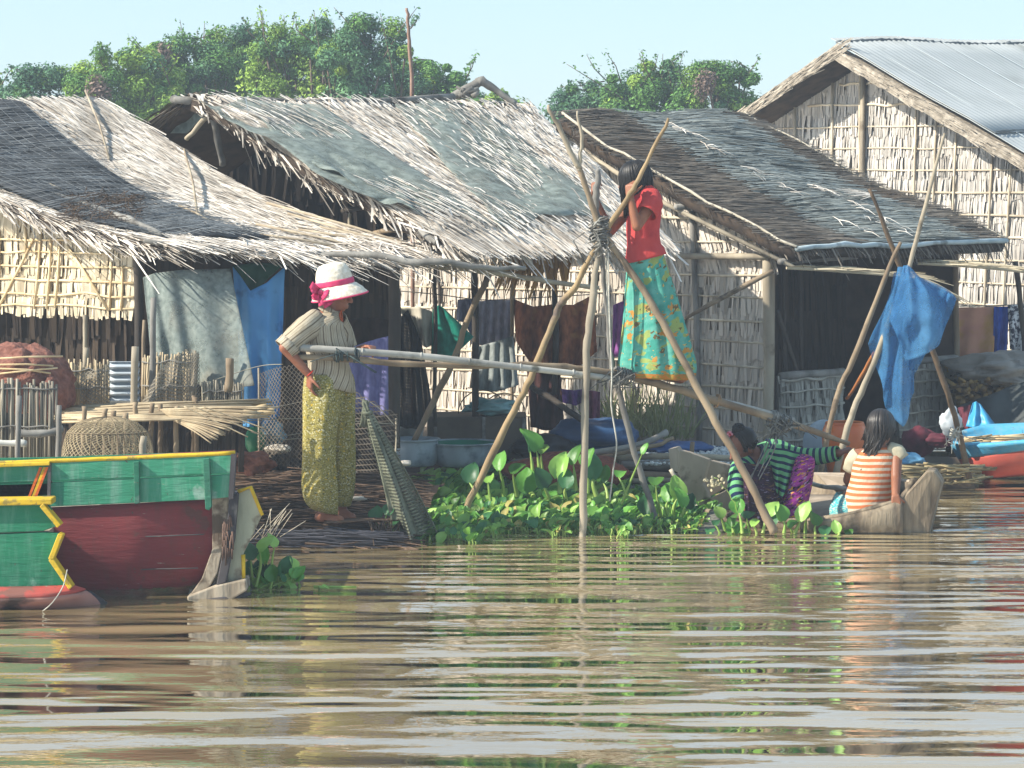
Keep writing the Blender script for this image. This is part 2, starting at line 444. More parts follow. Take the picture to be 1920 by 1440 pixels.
# ------------------------------------------------------------------ trees behind the village
def leafset(mb, c, r, n, ls, twig=False):
    """leaf quads on lumpy clumps around c"""
    for k in range(n):
        d = V((G(1), G(1), G(1))).normalized(); rr = (R() ** .45)
        p = c + V((d.x * r.x, d.y * r.y, d.z * r.z)) * rr
        nrm = (d + V((G(.5), G(.5), G(.5) + .5))).normalized(); x, y = basis(nrm)
        a = R() * 6.28; e = x * math.cos(a) + y * math.sin(a); f = nrm.cross(e); l = ls * U(.5, 1.35)
        i = [mb.add(p - e * l * .5), mb.add(p + f * l * .28 + nrm * l * .06), mb.add(p + e * l * .55), mb.add(p - f * l * .28 + nrm * l * .06)]
        mb.face(*i)
leaf_mats = [mat('shrub_leaf_%s' % nm, a, b, .9, rough=.6, isl=.5, trans=.22, coord='pos', spec=.25) for nm, a, b in
             (('deep', '#4a7036', '#679346'), ('yellowish', '#648a38', '#96b24c'), ('bluish', '#426a4c', '#628a5c'), ('dry', '#7a665c', '#8c7a6c'))]
twig_m = mat('twig', '#4c4136', '#6a5c4c', 5)
def tree(px, py, rx, ry, D, label, mi=0, dens=1.0, wisps=5, group='trees behind the houses', dry=None):
    s = D / F; top = P(px, py, D); base = V((top.x, D, -.2))
    o = thing('shrub_tree', label, 'tree', base, group)
    tk = MB(); cr = MB(); RX, RZ = rx * 1.22 * s, ry * s
    fork = base + V((G(.1), 0, (top.z - base.z) * .35))
    tk.tube([base, base.lerp(fork, .5) + V((G(.06), G(.06), 0)), fork], [.13, .11, .09], n=8, wob=.01)
    clumps = []
    nb = int(62 * dens)
    for k in range(nb):
        a = R() * 6.28; q = math.sqrt(R())
        cx = math.cos(a) * q * RX; cz = math.sin(a) * q * RZ * (1 if math.sin(a) > 0 else 1.5)
        cy = G(.35) * RX * (1 - .5 * q)
        c = top + V((cx, cy, cz)); rad = U(.12, .36) * RX
        clumps.append(c)
        cr.m = (mi if R() < .55 else random.choice((0, 1, 2)))
        leafset(cr, c, V((rad, rad, rad * .8)), int(640 * U(.6, 1.4)), .05)
    cr.m = mi
    for k in range(15):                                         # lower skirt down to the water, hidden behind the roofs
        c = base + V((U(-1, 1) * RX, G(.3) * RX, U(.4, 1.0) * (top.z - base.z) - .05)); leafset(cr, c, V((RX * .6,) * 3), 600, .075)
    if dry:
        cr.m = 3
        for dx, dy in dry:
            c = P(dx, dy, D - RX * .7); leafset(cr, c, V((.17, .12, .22)), 300, .06)
    for c in clumps[::3]:
        m = fork.lerp(c, .5) + V((G(.15), G(.15), .1)); tk.tube([fork, m, c], [.05, .03, .012], n=5, sub=2)
    cr.m = mi
    for k in range(wisps * 2):
        c = random.choice(clumps); a = c + V((G(.1), 0, .1)); b = V((c.x + G(.25), c.y, top.z + RZ * U(.85, 1.3)))
        tk.tube([a, a.lerp(b, .6) + V((G(.05), 0, 0)), b], [.012, .008, .004], n=4)
        for q in range(34):
            p = a.lerp(b, U(.2, 1.03)); leafset(cr, p, V((.08, .08, .05)), 1, .06)
    tk.build('trunk', twig_m, o); cr.build('crown', leaf_mats, o, smooth=False)
    return o
tree(100, 185, 75, 48, 44, 'low dark green tree behind the left roof ridge, lowest of the left thicket', 2, .8, 4)
tree(235, 158, 78, 66, 43, 'bright yellow green bush behind the netted left roof, with a dry patch', 1, 1, 4, dry=[(190, 180), (180, 165)])
tree(350, 150, 80, 74, 45, 'deep green tree with a withered purple brown vine patch on its left side', 0, 1, 5, dry=[(298, 118), (300, 135), (305, 105)])
tree(455, 138, 82, 80, 46, 'mid green tree with wispy twigs on top, behind the left end of the ragged roof', 0, 1, 9)
tree(572, 122, 78, 84, 44, 'tallest tree of the left thicket with a rounded bushy top and creeper', 1, 1.15, 8)
tree(690, 130, 76, 88, 43, 'dark green double topped tree left of the bare upright pole', 2, 1.2, 6)
tree(800, 175, 62, 58, 45, 'sparse green tree right of the bare upright pole above the thatch', 0, .8, 4)
tree(915, 212, 52, 34, 46, 'small green bush peeping over the thatch ridge beside the bent branch', 1, .6, 3)
tree(1120, 205, 70, 48, 47, 'feathery pale green bush between ragged thatch and dark roof, thin at its left', 2, .7, 8)
tree(1225, 178, 74, 64, 46, 'green feathery bush behind the middle of the dark reed roof', 0, .9, 8)
tree(1350, 190, 70, 64, 45, 'rounded bush with a red brown tint left of the metal roofed gable', 0, 1, 6, dry=[(1325, 150), (1318, 165)])
tree(1915, 128, 40, 40, 50, 'tree tip showing over the metal roof at the right edge', 0, .5, 2)
tree(-30, 190, 36, 46, 46, 'tree at the far left edge of the picture, cut by the frame', 1, .5, 3)

# ------------------------------------------------------------------ house A: left, thatch with a dark net sheet
def hpoint(px, py, D): p = P(px, py, D); return V((p.x, p.y, 0))
net_dark = mat('dark_roof_net', '#2c2e31', '#44474a', 6, (1, 1, 1), .85, c3='#53565a', s3=3, t3=.55)
net_line = mat('net_thread', '#4d5154', '#777b7d', 6, (1, 1, 1), .85, isl=.3)
eL, eR, rR = P(300, 462, 18.6), P(830, 487, 19.3), P(190, 187, 21.3)
nA = (eR - eL).cross(rR - eL).normalized(); rL = onplane(-330, 187, eL, nA)
QA = Quad(eL, eR, rR, rL, .16, 3)
HA = thing('thatched_house', 'left house with a low pale thatched roof half covered by a dark net sheet', 'house', V((-2.6, 20, 0)), 'houses of the floating village')
rb = MB(); slabroof(rb, QA, .07); rfA = rb.build('roof', underlay, HA)
tb = MB(); thatch(tb, QA, 96, 230, .26, .011, .009, .12)
thatch(tb, QA, 20, 60, .5, .012, .03, .3, v1=.3, u0=.35)
fringe(tb, QA, 'eave', 520, .22, .014, .3); fringe(tb, QA, 'left', 700, .26, .014, .18); fringe(tb, QA, 'right', 200, .2, .02, .2)
tb.build('thatch', thatch_pale, rfA, smooth=False)
def on(q, px, py, h=0.0):
    p = onplane(px, py, q.c[0] + q.n * h, q.n); z0 = (q.c[0].z + q.c[1].z) / 2; v = min(1, max(0, (p.z - z0) / ((q.c[2].z + q.c[3].z) / 2 - z0)))
    return onplane(px, py, q.c[0] + q.n * (h - q.sag * math.sin(math.pi * v)), q.n)
NQ = Quad(on(QA, 312, 444, .085), on(QA, 505, 443, .085), on(QA, 42, 190, .085), on(QA, -260, 190, .085), .15, 5)
nb = MB(); slabroof(nb, NQ, .012, 20, 20); NET = nb.build('roof_net', net_dark, rfA)
nb = MB(); reeds(nb, NQ, 900, .35, .0045, 0.02, .98, 0.02, .98, .008, .03, .0)
for k in range(16):
    u = (k + .5) / 16; nb.tube([NQ.S(u, j / 8, .014) for j in range(9)], .002, n=4)
nb.build('net_thread', net_line, NET, smooth=False)
pl = MB()
pole(pl, [(560, 478, 18.9), (700, 478, 18.75), (770, 492, 18.7), (835, 490, 18.7), (880, 500, 18.75), (985, 503, 18.9)], [.016, .022, .024, .022, .02, .015])
pl.build('eave_pole', wood_grey, HA)
pl = MB(); pole(pl, [(270, 452, 18.55), (440, 470, 18.75), (610, 476, 18.85)], [.014, .016, .016]); pl.build('eave_pole', wood_grey, HA)
pl = MB()
for (x0, y0, x1, y1) in ((500, 380, 830, 478), (540, 400, 800, 482), (480, 420, 740, 480), (420, 432, 690, 470), (560, 430, 780, 470), (600, 425, 838, 486)):
    pl.tube([on(QA, x0, y0, .05), on(QA, (x0 + x1) / 2, (y0 + y1) / 2 - 3, .07), on(QA, x1, y1, .05)], .009, n=6)
for (x0, y0, x1, y1) in ((160, 170, 205, 298), (345, 280, 370, 400), (335, 385, 395, 415), (80, 340, 125, 362)):
    pl.tube([on(QA, x0, y0, .06), on(QA, (x0 + x1) / 2 + 4, (y0 + y1) / 2, .09), on(QA, x1, y1, .06)], .008, n=6)
pl.build('roof_stick', mat('roof_stick_wood', '#8b7d6a', '#b0a48e', 8, isl=.15), rfA)
# gable wall in bright woven leaf
a, b = hpoint(-90, 500, 20.0), hpoint(258, 500, 18.95)
ztA = lambda t: lerp(2.16, 1.69, t)
def wa(px, py):
    k = (px - 960) / F; d_ = b - a; s_ = (a.x - k * a.y) / (k * d_.y - d_.x); p_ = a + d_ * s_; n_ = V((d_.y, -d_.x, 0)).normalized()
    return V((p_.x, p_.y, H - (py - YH) * p_.y / F)) + n_ * .04
wb = MB(); wallbase(wb, a, b, 1.36, ztA); gw = wb.build('gable_wall', mat('wall_board_gold', '#b09c78', '#c4b08a', 6), HA)
wb = MB(); wallpanel(wb, a, b, 1.28, ztA, .13, .026, jit=.09); wb.build('leaf_panel', leaf_wall_gold, gw, smooth=False)
bt = MB(); battens(bt, a, b, [1.36, 1.44, 1.53, 1.62, 1.72, 1.80], ztA, r=.010)
n = V((-.05, -1, 0))
for px0, py0, px1, py1 in ((8, 432, 4, 578), (86, 436, 72, 578), (105, 444, 95, 578), (121, 452, 111, 576), (217, 490, 213, 580), (238, 497, 235, 582), (135, 460, 210, 580), (72, 448, 5, 575), (55, 405, 58, 480)):
    bt.tube([wa(px0, py0), wa((px0 + px1) / 2 + 1, (py0 + py1) / 2), wa(px1, py1)], .010, n=6)
bt.build('batten', batten_m, gw)
for px, D in ((258, 18.9), (738, 19.25)):
    p = MB(); pole(p, [(px, 470, D), (px + 2, 640, D), (px, 840, D)], [.035, .04, .042] if px > 500 else [.03, .03, .03]); p.build('post', wood_dark, HA)
p = MB(); pole(p, [(160, 590, 18.9), (160, 660, 18.9), (162, 830, 18.9)], .016); p.build('post', wood_pale, HA)
a, b = hpoint(-160, 500, 20.6), hpoint(742, 500, 20.2)
ztA2 = lambda t: 1.98 - .1756 * (a.lerp(b, t).x + 2.255)
wb = MB(); wallbase(wb, a, b, .15, ztA2); bwA = wb.build('back_wall', mat('dark_board', '#1d1815', '#332a22', 6), HA)  # board coloured dark for the shade under the roof
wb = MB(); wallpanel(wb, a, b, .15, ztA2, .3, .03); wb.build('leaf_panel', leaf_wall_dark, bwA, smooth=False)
fl = MB(); fl.slab([hpoint(-160, 500, 18.6) + V((0, 0, .16)), hpoint(735, 500, 18.9) + V((0, 0, .16)), hpoint(742, 500, 20.3) + V((0, 0, .16)), hpoint(-160, 500, 20.6) + V((0, 0, .16))], V((0, 0, -.1)))
fl.build('floor_raft', mat('raft_board', '#3f352b', '#5e5143', 6, (1, 8, 1)), HA)

# ------------------------------------------------------------------ house B: middle, ragged thatch
net_grey = mat('grey_green_net', '#6f7973', '#8f9891', 14, (1, 1, 1), .9, alpha=gauze_alpha(.3, .88, 3.5))
eL, eR, rL = P(830, 452, 19.0), P(1245, 450, 20.6), P(352, 184, 20.9)
nB = (eR - eL).cross(rL - eL).normalized(); rR = onplane(992, 202, eL, nB)
QB = Quad(eL, eR, rR, rL, .0, 9)
HB = thing('thatched_house', 'middle house with a ragged bleached palm thatch roof and a dark open gable', 'house', V((-.6, 21.2, 0)), 'houses of the floating village')
rb = MB(); slabroof(rb, QB, .08); rfB = rb.build('roof', underlay, HB)
tb = MB(); thatch(tb, QB, 104, 290, .30, .0115, .008, .05)
thatch(tb, QB, 50, 36, .22, .011, .01, .06, u0=.02, u1=.98, v0=.05, base=.06)
fringe(tb, QB, 'eave', 900, .24, .018, .42); fringe(tb, QB, 'left', 900, .24, .015, .14); fringe(tb, QB, 'right', 320, .24, .024, .15)
for k in range(260):
    u = R(); tb.blade(QB.S(u, 1.0, .02), (QB.dv(u, .97) + QB.du(u, .9) * G(.5)).normalized(), QB.n, U(.1, .3), .03, .03, twist=G(.5))
tb.build('thatch', thatch_pale, rfB, smooth=False)
for (c4, sd) in ((((650, 352), (930, 420), (600, 195), (375, 190)), 1), (((935, 425), (1150, 395), (900, 195), (740, 195)), 2), (((600, 315), (800, 410), (680, 270), (470, 215)), 4)):
    q = Quad(*[on(QB, x, y, .075) for x, y in c4], 0, sd)
    nb = MB(); nb.grid(lambda u, v: q.S(u + .06 * noise.noise(V((v * 4, sd, 1))), v + .06 * noise.noise(V((u * 4, sd, 7))), .012 * noise.noise(V((u * 9, v * 9, sd)))), 22, 22)
    nb.build('roof_net', net_grey, rfB, solid=.002)
fp = MB()                                                       # net flap over the gable end of the ridge
sheet(fp, [(300, 242, 21.3), (345, 190, 21.1), (385, 190, 20.9)], [(305, 250, 21.3), (350, 250, 21.1), (400, 200, 20.8)], 10, 8, folds(2, .02))
fp.build('gable_net', mat('gable_net', '#59645f', '#76817b', 20, alpha=.9), rfB, solid=.003)
for pts, r, m in ([((296, 246, 21.3), (330, 200, 21.2), (345, 186, 21.0)), .018, wood_pale], [((350, 262, 21.0), (375, 232, 20.9), (398, 208, 20.8)), .018, wood_pale],
               [((398, 215, 20.85), (408, 260, 20.9), (418, 310, 21)), .025, wood_grey], [((328, 186, 21.1), (360, 188, 20.9), (640, 192, 21.9), (850, 182, 22.8)), .03, wood_grey],
               [((640, 395, 19.9), (735, 395, 19.7), (800, 455, 19.1)), .016, wood_dark], [((735, 400, 19.6), (800, 442, 19.1), (820, 455, 19.0)), .024, wood_grey],
               [((690, 440, 19.9), (760, 432, 19.6), (860, 458, 19.6)), .02, wood_brown]):
    p = MB(); pole(p, pts, r); p.build('rafter', m, HB)
hd = V((eL.x - rL.x, eL.y - rL.y, 0)); r1 = rL.lerp(rR, .32)
QB2 = Quad(r1 - hd * .65 + V((0, 0, -.8)), rL - hd * .65 + V((0, 0, -.8)), rL, r1, 0, 31); rb = MB(); slabroof(rb, QB2, .08); rs_ = rb.build('roof_slope', underlay, HB); tb = MB(); thatch(tb, QB2, 40, 60, .26, .014, .012, .1); fringe(tb, QB2, 'right', 420, .22, .014, .3); fringe(tb, QB2, 'eave', 200, .24, .016, .4); tb.build('thatch', thatch_brown, rs_, smooth=False)  # rear slope added to block the sun, cut short to light the next wall
a, b = hpoint(330, 400, 22.6), hpoint(745, 400, 22.7)
ztb = lambda t: 2.78 - .1 * t
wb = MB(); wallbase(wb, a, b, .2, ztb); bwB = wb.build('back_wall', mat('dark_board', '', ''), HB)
wb = MB(); wallpanel(wb, a, b, .2, ztb, .3, .035, jit=.12); wb.build('leaf_panel', mat('black_shade_leaf_wall', '#191411', '#2f2720', 5, (1, 1, .4), .9, islmix=True), bwB, smooth=False)  # leaf coloured almost black for the shade inside the gable
for px, y0, y1, D, r, m in ((815, 495, 620, 20.6, .014, wood_dark), (890, 460, 700, 21, .026, wood_dark), (1040, 455, 560, 21.4, .022, wood_dark), (960, 465, 640, 21.6, .014, wood_brown), (655, 400, 470, 20.4, .012, wood_pale)):
    p = MB(); pole(p, [(px, y0, D), (px + 1, (y0 + y1) / 2, D), (px, y1 + 180, D)], r); p.build('post', m, HB)
p = MB(); pole(p, [(922, 508, 20.2), (885, 580, 20.2), (855, 665, 20.2), (815, 750, 20.2), (775, 830, 20.2)], .022); p.build('brace', wood_brown, HB)
p = MB(); pole(p, [(985, 720, 20.9), (1030, 745, 20.8), (1095, 790, 20.6)], .022); p.build('brace', wood_dark, HB)
p = MB(); pole(p, [(735, 492, 19.15), (830, 500, 19.2), (930, 512, 19.3), (1030, 528, 19.4), (1122, 540, 19.5)], [.016, .02, .018, .018, .014]); p.build('rail', wood_pale, HB)
fl = MB(); fl.slab([hpoint(738, 500, 20.1) + V((0, 0, .14)), hpoint(1180, 500, 20.3) + V((0, 0, .14)), hpoint(1330, 500, 22.4) + V((0, 0, .14)), hpoint(742, 500, 24.4) + V((0, 0, .14))], V((0, 0, -.1)))
fl.build('floor_raft', mat('raft_board', '', ''), HB)
fr = MB()
for k in range(9):
    z = .0 + .03 * (k % 4); y = 20.05 + .02 * (k // 2); fr.tube([V((-.95 + G(.05), y, z)), V((-.2, y - .02, z + G(.01))), V((.5 + G(.1), y + .05, z))], .017, n=7, wob=.002)
fr.build('raft_pole', wood_grey, HB)
# dry fan leaves under the eave
fb = MB()
for k in range(70):
    px = U(935, 1075); p = P(px, 452 + U(0, 12), 21.0)
    d = V((G(.22) - .12, G(.15), -1)).normalized(); fb.blade(p, d, V((0, -1, .1)).normalized(), U(.18, .42), U(.02, .045), U(0, .03), taper=.15, twist=G(.7))
T(fb.build('dried_leaves', mat('dry_golden_leaf', '#7d5a2c', '#c9a263', 4, islmix=True, trans=.35), smooth=False), 'golden dry palm leaves hanging in a bunch under the ragged thatch eave', 'dry leaves')

# ------------------------------------------------------------------ house C: dark reed roof, long woven gable wall
eL, eR, rL = P(1490, 475, 21.8), P(1885, 457, 23.7), P(1050, 222, 23.4)
nC = (eR - eL).cross(rL - eL).normalized(); rR = onplane(1392, 219, eL, nC)
QC = Quad(eL, eR, rR, rL, .04, 13)
HC = thing('thatched_house', 'house with a dark reed roof edged in white and a long woven leaf wall', 'house', V((1.2, 23.4, 0)), 'houses of the floating village')
rb = MB(); slabroof(rb, QC, .07); rfC = rb.build('roof', underlay, HC)
for (u0, u1, m, n_, rr, base) in ((0, .40, thatch_brown, 4600, .008, .03), (.32, .84, thatch_grey, 4600, .008, .055), (.78, 1, thatch_brown, 2600, .008, .03)):
    tb = MB(); reeds(tb, QC, n_, .42, rr, u0 + .06, u1 - .05, 0.01, 1, base, .05, .10)
    th = tb.build('thatch', m, rfC, smooth=False)
tb = MB()
for k in range(90):                                            # pale straw showing along the sheet joints
    j = random.choice((.40, .42, .55, .58)); v = U(.05, .95) if j < .5 else U(.05, .45); u = j + G(.012)
    tb.blade(QC.S(u, v, .085), (QC.dv(u, v) + QC.du(u, v) * G(.5)).normalized(), QC.n, U(.08, .22), .008, .02, twist=G(.4))
for k in range(40):
    u, v = U(.5, .75), U(.3, .4); tb.blade(QC.S(.78, .32, .09), (QC.S(u, v) - QC.S(.78, .33)).normalized(), QC.n, U(.2, .5), .008, .03)
T(tb.build('straw', thatch_pale, rfC, smooth=False), kind='stuff')
tb = MB(); fringe(tb, QC, 'left', 260, .1, .014, .6); fringe(tb, QC, 'eave', 300, .12, .016, .9); fringe(tb, QC, 'right', 160, .08, .012, .2); tb.build('thatch_edge', thatch_brown, rfC, smooth=False)
trim = mat('white_edge_strip', '#a39a88', '#c4bba9', 5, rough=.7, c3='#857c6b', s3=5); trimb = mat('pale_blue_edge_strip', '#8fa2a9', '#b3bfc2', 4, rough=.7, c3='#6d7678', s3=6, t3=.5)
for f, r, m in ((lambda t: QC.S(0, t, .05), .011, trim), (lambda t: QC.S(1, t, .04), .009, trim), (lambda t: QC.S(t, 0, .04), .020, trimb)):
    p = MB(); p.tube([f(i / 14) + V((0, 0, G(.006))) for i in range(15)], r, n=8, wob=.002); p.build('edge_strip', m, rfC)
p = MB(); p.tube([QC.S(-.03, 1.0, -.1), QC.S(0, .5, -.14), QC.S(0, -.02, -.10)], .018, n=8); p.build('rafter', wood_pale, HC)
for v in (.03, .45, .62):
    p = MB(); q = QC.S(.03, v, -.1); p.tube([q + QC.du(0, v) * -.12, q + QC.du(0, v) * .8], .024, n=8); p.build('purlin', wood_grey, HC)
# far slope of the same roof
r0, r1 = QC.c[3], QC.c[2]; hd = V((eL.x - r0.x, eL.y - r0.y, 0)); 
QC2 = Quad(r1 - hd * 1.0 + V((0, 0, -1.0)), r0 - hd + V((0, 0, -1.0)), r0, r1, 0, 14)
rb = MB(); slabroof(rb, QC2, .07); rb.build('roof', underlay, HC)
cA = hpoint(1450, 600, 22.15); wd = V((-.735, .678, 0)); ld_ = V((.707, .707, 0))
a, b = cA + wd * 4.1, cA.copy()
def ztC(t):
    s = (1 - t) * 4.1; return 1.74 + .445 * s if s < 2.0 else 2.63 - .43 * (s - 2.0)
wb = MB(); wallbase(wb, a, b, .1, ztC); gwC = wb.build('gable_wall', mat('wall_board', '#857868', '#a0937f', 6), HC)
wb = MB(); wallpanel(wb, a, b, .1, lambda t: min(ztC(t), 1.60), .175, .026, jit=.07); wallpanel(wb, a, b, 1.46, ztC, .17, .026, lean=.35, jit=.08)
wb.build('leaf_panel', leaf_wall, gwC, smooth=False)
bt = MB(); battens(bt, a, b, [.26, .43, .60, .77, .95, 1.12, 1.30, 1.47, 1.72, 1.9, 2.1], ztC, r=.013); bt.build('batten', batten_grey, gwC)
nn = V((-.678, -.735, 0))
def wp(px, D=None):                                              # point on the gable wall plane at picture column px
    k = (px - 960) / F; s = (cA.x - k * cA.y) / (k * wd.y - wd.x); return cA + wd * s
def zat(p, py): return H - (py - YH) * p.y / F
for px0, y0, px1, y1, r, m in ((1305, 395, 1322, 840, .024, wood_grey), (1448, 468, 1450, 850, .042, wood_pale), (1190, 720, 1195, 850, .036, wood_grey), (830, 500, 832, 640, .014, wood_dark)):
    p0, p1 = wp(px0), wp(px1); p = MB(); A0 = p0 + nn * .06; B0 = p1 + nn * .06
    A0.z, B0.z = zat(p0, y0), zat(p1, y1); p.tube([A0, A0.lerp(B0, .5) + V((.012, 0, 0)), B0], r, n=10, sub=3, wob=.002); p.build('post', m, HC)
p0, p1 = wp(1060), wp(1455); A0, B0 = p0 + nn * .09, p1 + nn * .09; A0.z = zat(p0, 478); B0.z = zat(p1, 480)
p = MB(); p.tube([A0, A0.lerp(B0, .5), B0], .026, n=10, sub=3, wob=.003); p.build('wall_beam', wood_pale, HC)
p = MB(); pole(p, [(1285, 597, 22.0), (1350, 560, 21.95), (1450, 508, 21.9)], [.012, .02, .018]); p.build('brace', wood_brown, HC)
# long side under the eave: half walls, dark room behind
for L0, L1, zt, sd in ((.06, .83, .70, 1), (1.55, 2.33, .74, 2)):
    a, b = cA + ld_ * L0, cA + ld_ * L1
    wb = MB(); wallbase(wb, a, b, .14, zt, cols=2); hw = wb.build('half_wall', mat('grey_wall_board', '#5c5850', '#77736a', 6), HC)  # board and battens greyed for shade like the leaf
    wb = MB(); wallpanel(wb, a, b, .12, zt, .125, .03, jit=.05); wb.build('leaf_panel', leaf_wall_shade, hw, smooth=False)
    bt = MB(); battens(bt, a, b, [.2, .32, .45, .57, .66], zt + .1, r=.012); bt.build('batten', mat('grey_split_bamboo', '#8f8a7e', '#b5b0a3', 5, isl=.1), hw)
    p = MB(); n2 = V((.707, -.707, 0)); p.tube([a + V((0, 0, zt)) + n2 * .02, b + V((0, 0, zt)) + n2 * .02], .03, n=8, wob=.003, sub=4); p.build('sill_pole', wood_grey, hw)
for s, L, zt in ((1.15, 2.5, 2.1),):
    a, b = cA + wd * s, cA + wd * s + ld_ * L
    wb = MB(); wallbase(wb, a, b, .1, zt); iw = wb.build('inner_wall', mat('dark_board', '', ''), HC); wb = MB(); wallpanel(wb, a, b, .1, zt, .3, .035); wb.build('leaf_panel', leaf_wall_dark, iw, smooth=False)  # dark panel carrying the shade of the room in its colour
a, b = cA + ld_ * 2.36, cA + ld_ * 2.36 + wd * 3.6
wb = MB(); wallbase(wb, a, b, .1, lambda t: 1.72 + .43 * 3.6 * t if t < .55 else 2.55 - .4 * 3.6 * (t - .55)); wb.build('end_wall', mat('brown_board', '#3a2d24', '#54443a', 6), HC)
for L0, px in ((2.3, 0), (.62, 0), (.42, 0)):
    q = cA + ld_ * L0 + (wd * .25 if L0 < 1 else V((0, 0, 0))); p = MB(); p.tube([q + V((0, 0, 1.72)), q + V((.02, 0, .9)), q + V((.04, 0, .12))], .026 if L0 > 1 else .018, n=8, sub=3, wob=.002); p.build('post', wood_dark if L0 < 1 else wood_brown, HC)
p = MB(); p.tube([cA + ld_ * .05 + V((0, 0, 1.2)), cA + ld_ * .3 + V((0, 0, .7))], .016, n=7); p.build('brace', wood_dark, HC)
fl = MB(); z = V((0, 0, .14)); fl.slab([cA + z, cA + ld_ * 2.4 + z, cA + ld_ * 2.4 + wd * 4 + z, cA + wd * 4 + z], V((0, 0, -.12))); fl.build('floor_raft', mat('raft_board', '', ''), HC)
# awning strips under the eave
aw = mat('awning_straw', '#8f8168', '#d0c2a4', 5, islmix=True)
for pts, lab in ((((1475, 500, 21.75), (1600, 508, 21.9), (1720, 520, 22.0), (1775, 548, 22.0)), 'thin'), (((1720, 492, 22.9), (1800, 496, 22.9), (1880, 503, 22.9), (1960, 512, 22.9)), 'thick')):
    ab = MB(); q = PL(pts)
    for k in range(240):
        t = R(); p = along(q, t); d = (along(q, min(t + .05, 1)) - along(q, max(t - .05, 0))).normalized()
        d = (d + V((G(.03), G(.1), G(.03)))).normalized(); ab.blade(p + V((0, U(0, .25 if lab == 'thin' else .7), G(.006))) + V((0, 0, .0 if lab == 'thin' else -.0)), d, V((0, -.3, 1)).normalized(), U(.12, .35), .014, .01, twist=G(.4))
    ab.tube([p + V((0, .02, -.01)) for p in q], .012, n=6, sub=3); ab.build('awning', aw, HC, smooth=False)

# ------------------------------------------------------------------ house D: metal roof, tall woven gable
A0, Vv, Rr, Lv = P(1565, 90, 28), P(1920, 297, 26.4), P(1920, 92, 30.2), P(1380, 216, 28.9)
HD = thing('tall_house', 'tall house at the right with a grey sheet metal roof and a big woven gable', 'house', V((4.5, 29, 0)), 'houses of the floating village')
rd = (Rr - A0) * 1.7; lo_ = A0 + (Vv - A0) * 1.75
QD = Quad(lo_, lo_ + rd, A0 + rd, A0.copy(), 0, 21)
metal = mat('grey_sheet_metal', '#979c9c', '#a8acac', 1.2, (1, 1, 1), .8, c3='#868a88', s3=.9, t3=.55, spec=.2)
mb = MB(); mb.grid(lambda u, v: QD.S(u, v, .05 + .003 * math.sin(u * 2 * math.pi * 70)) , 420, 10); rfD = mb.build('metal_roof', metal, HD, solid=.004)
mb = MB(); mb.grid(lambda u, v: QD.S(u, .52 + v * .5, .066 + .003 * math.sin(u * 2 * math.pi * 70)), 420, 6); mb.build('upper_sheet', metal, rfD, solid=.004)
mb = MB()
for k in range(8): mb.tube([QD.S((k + .5) / 8, 0, .06), QD.S((k + .5) / 8, 1, .07)], .004, n=5)
mb.build('roof_seam', mat('seam_metal', '#959ea1', '#a2aaad', 3, rough=.4), rfD)
mb = MB(); mb.tube([QD.S(i / 90 * .9, .52 + G(.0012), .086) for i in range(91)], [abs(G(.008)) + .001 for i in range(91)], n=5); mb.build('roof_joint', mat('dark_tar_dots', '#4d5357', '#666c6e', 3), rfD)
mb = MB(); mb.tube([QD.S(i / 120 * .95, 1.0, .06 + G(.004)) for i in range(121)], [.012 + abs(G(.008)) for i in range(121)], n=5); mb.build('ridge_cap', mat('dark_tar_dots', '', ''), rfD)
fasc = mat('straw_fascia', '#847a6c', '#aaa091', 14, (1, 1, 1), .85, bump=.02, isl=.15)
lef = A0 + (Lv - A0) * 1.5
def fascia(p, q, name):
    m_ = MB(); h = V((0, 0, -.11)); o = rd.normalized() * .14
    m_.slab([p, q, q + h, p + h], o)
    for k in range(700):
        t = R(); s = p.lerp(q, t) + V((0, 0, -U(0, .11))) - o * .1; d = ((q - p).normalized() + V((G(.06), G(.06), G(.06)))).normalized()
        m_.blade(s, d, -o.normalized(), U(.1, .3), .014, .008, twist=G(.2))
    m_.build(name, fasc, HD, smooth=False)
fascia(A0, lo_, 'verge_board'); fascia(lef, A0, 'verge_board')
h = V((0, 0, -.06))
mb = MB(); mb.slab([A0 + h, lef + h, lef + h + rd, A0 + h + rd], V((0, 0, -.08))); mb.build('roof_slope', mat('thatch_underlay', '', ''), HD)
mb = MB(); mb.slab([A0 + h, lo_ + h, lo_ + h + rd, A0 + h + rd], V((0, 0, -.05))); mb.build('roof_slope', mat('thatch_underlay', '', ''), HD)
ins = rd.normalized() * .42; d = V((lo_.x - A0.x, lo_.y - A0.y, 0)).normalized()
ga = V((A0.x, A0.y, 0)) + V((ins.x, ins.y, 0)); sl = (Vv.z - A0.z) / V((Vv.x - A0.x, Vv.y - A0.y, 0)).length
a, b = ga - d * 2.1, ga + d * 3.2
ztD = lambda t: A0.z - .16 + sl * abs(t * 5.3 - 2.1)
wb = MB(); wallbase(wb, a, b, .2, ztD, cols=30); gwD = wb.build('gable_wall', mat('wall_board', '', ''), HD)
wb = MB(); wallpanel(wb, a, b, .2, ztD, .2, .022, jit=.08); wb.build('leaf_panel', mat('greyish_leaf_wall', '#928b82', '#c9c3ba', 5, (1, 1, .4), .75, islmix=True, pw=.6), gwD, smooth=False)
bt = MB(); battens(bt, a, b, [.4 + .21 * i for i in range(15)], ztD, r=.014)
nd = V((-d.y * -1, -d.x, 0)); nd = V((d.y, -d.x, 0))
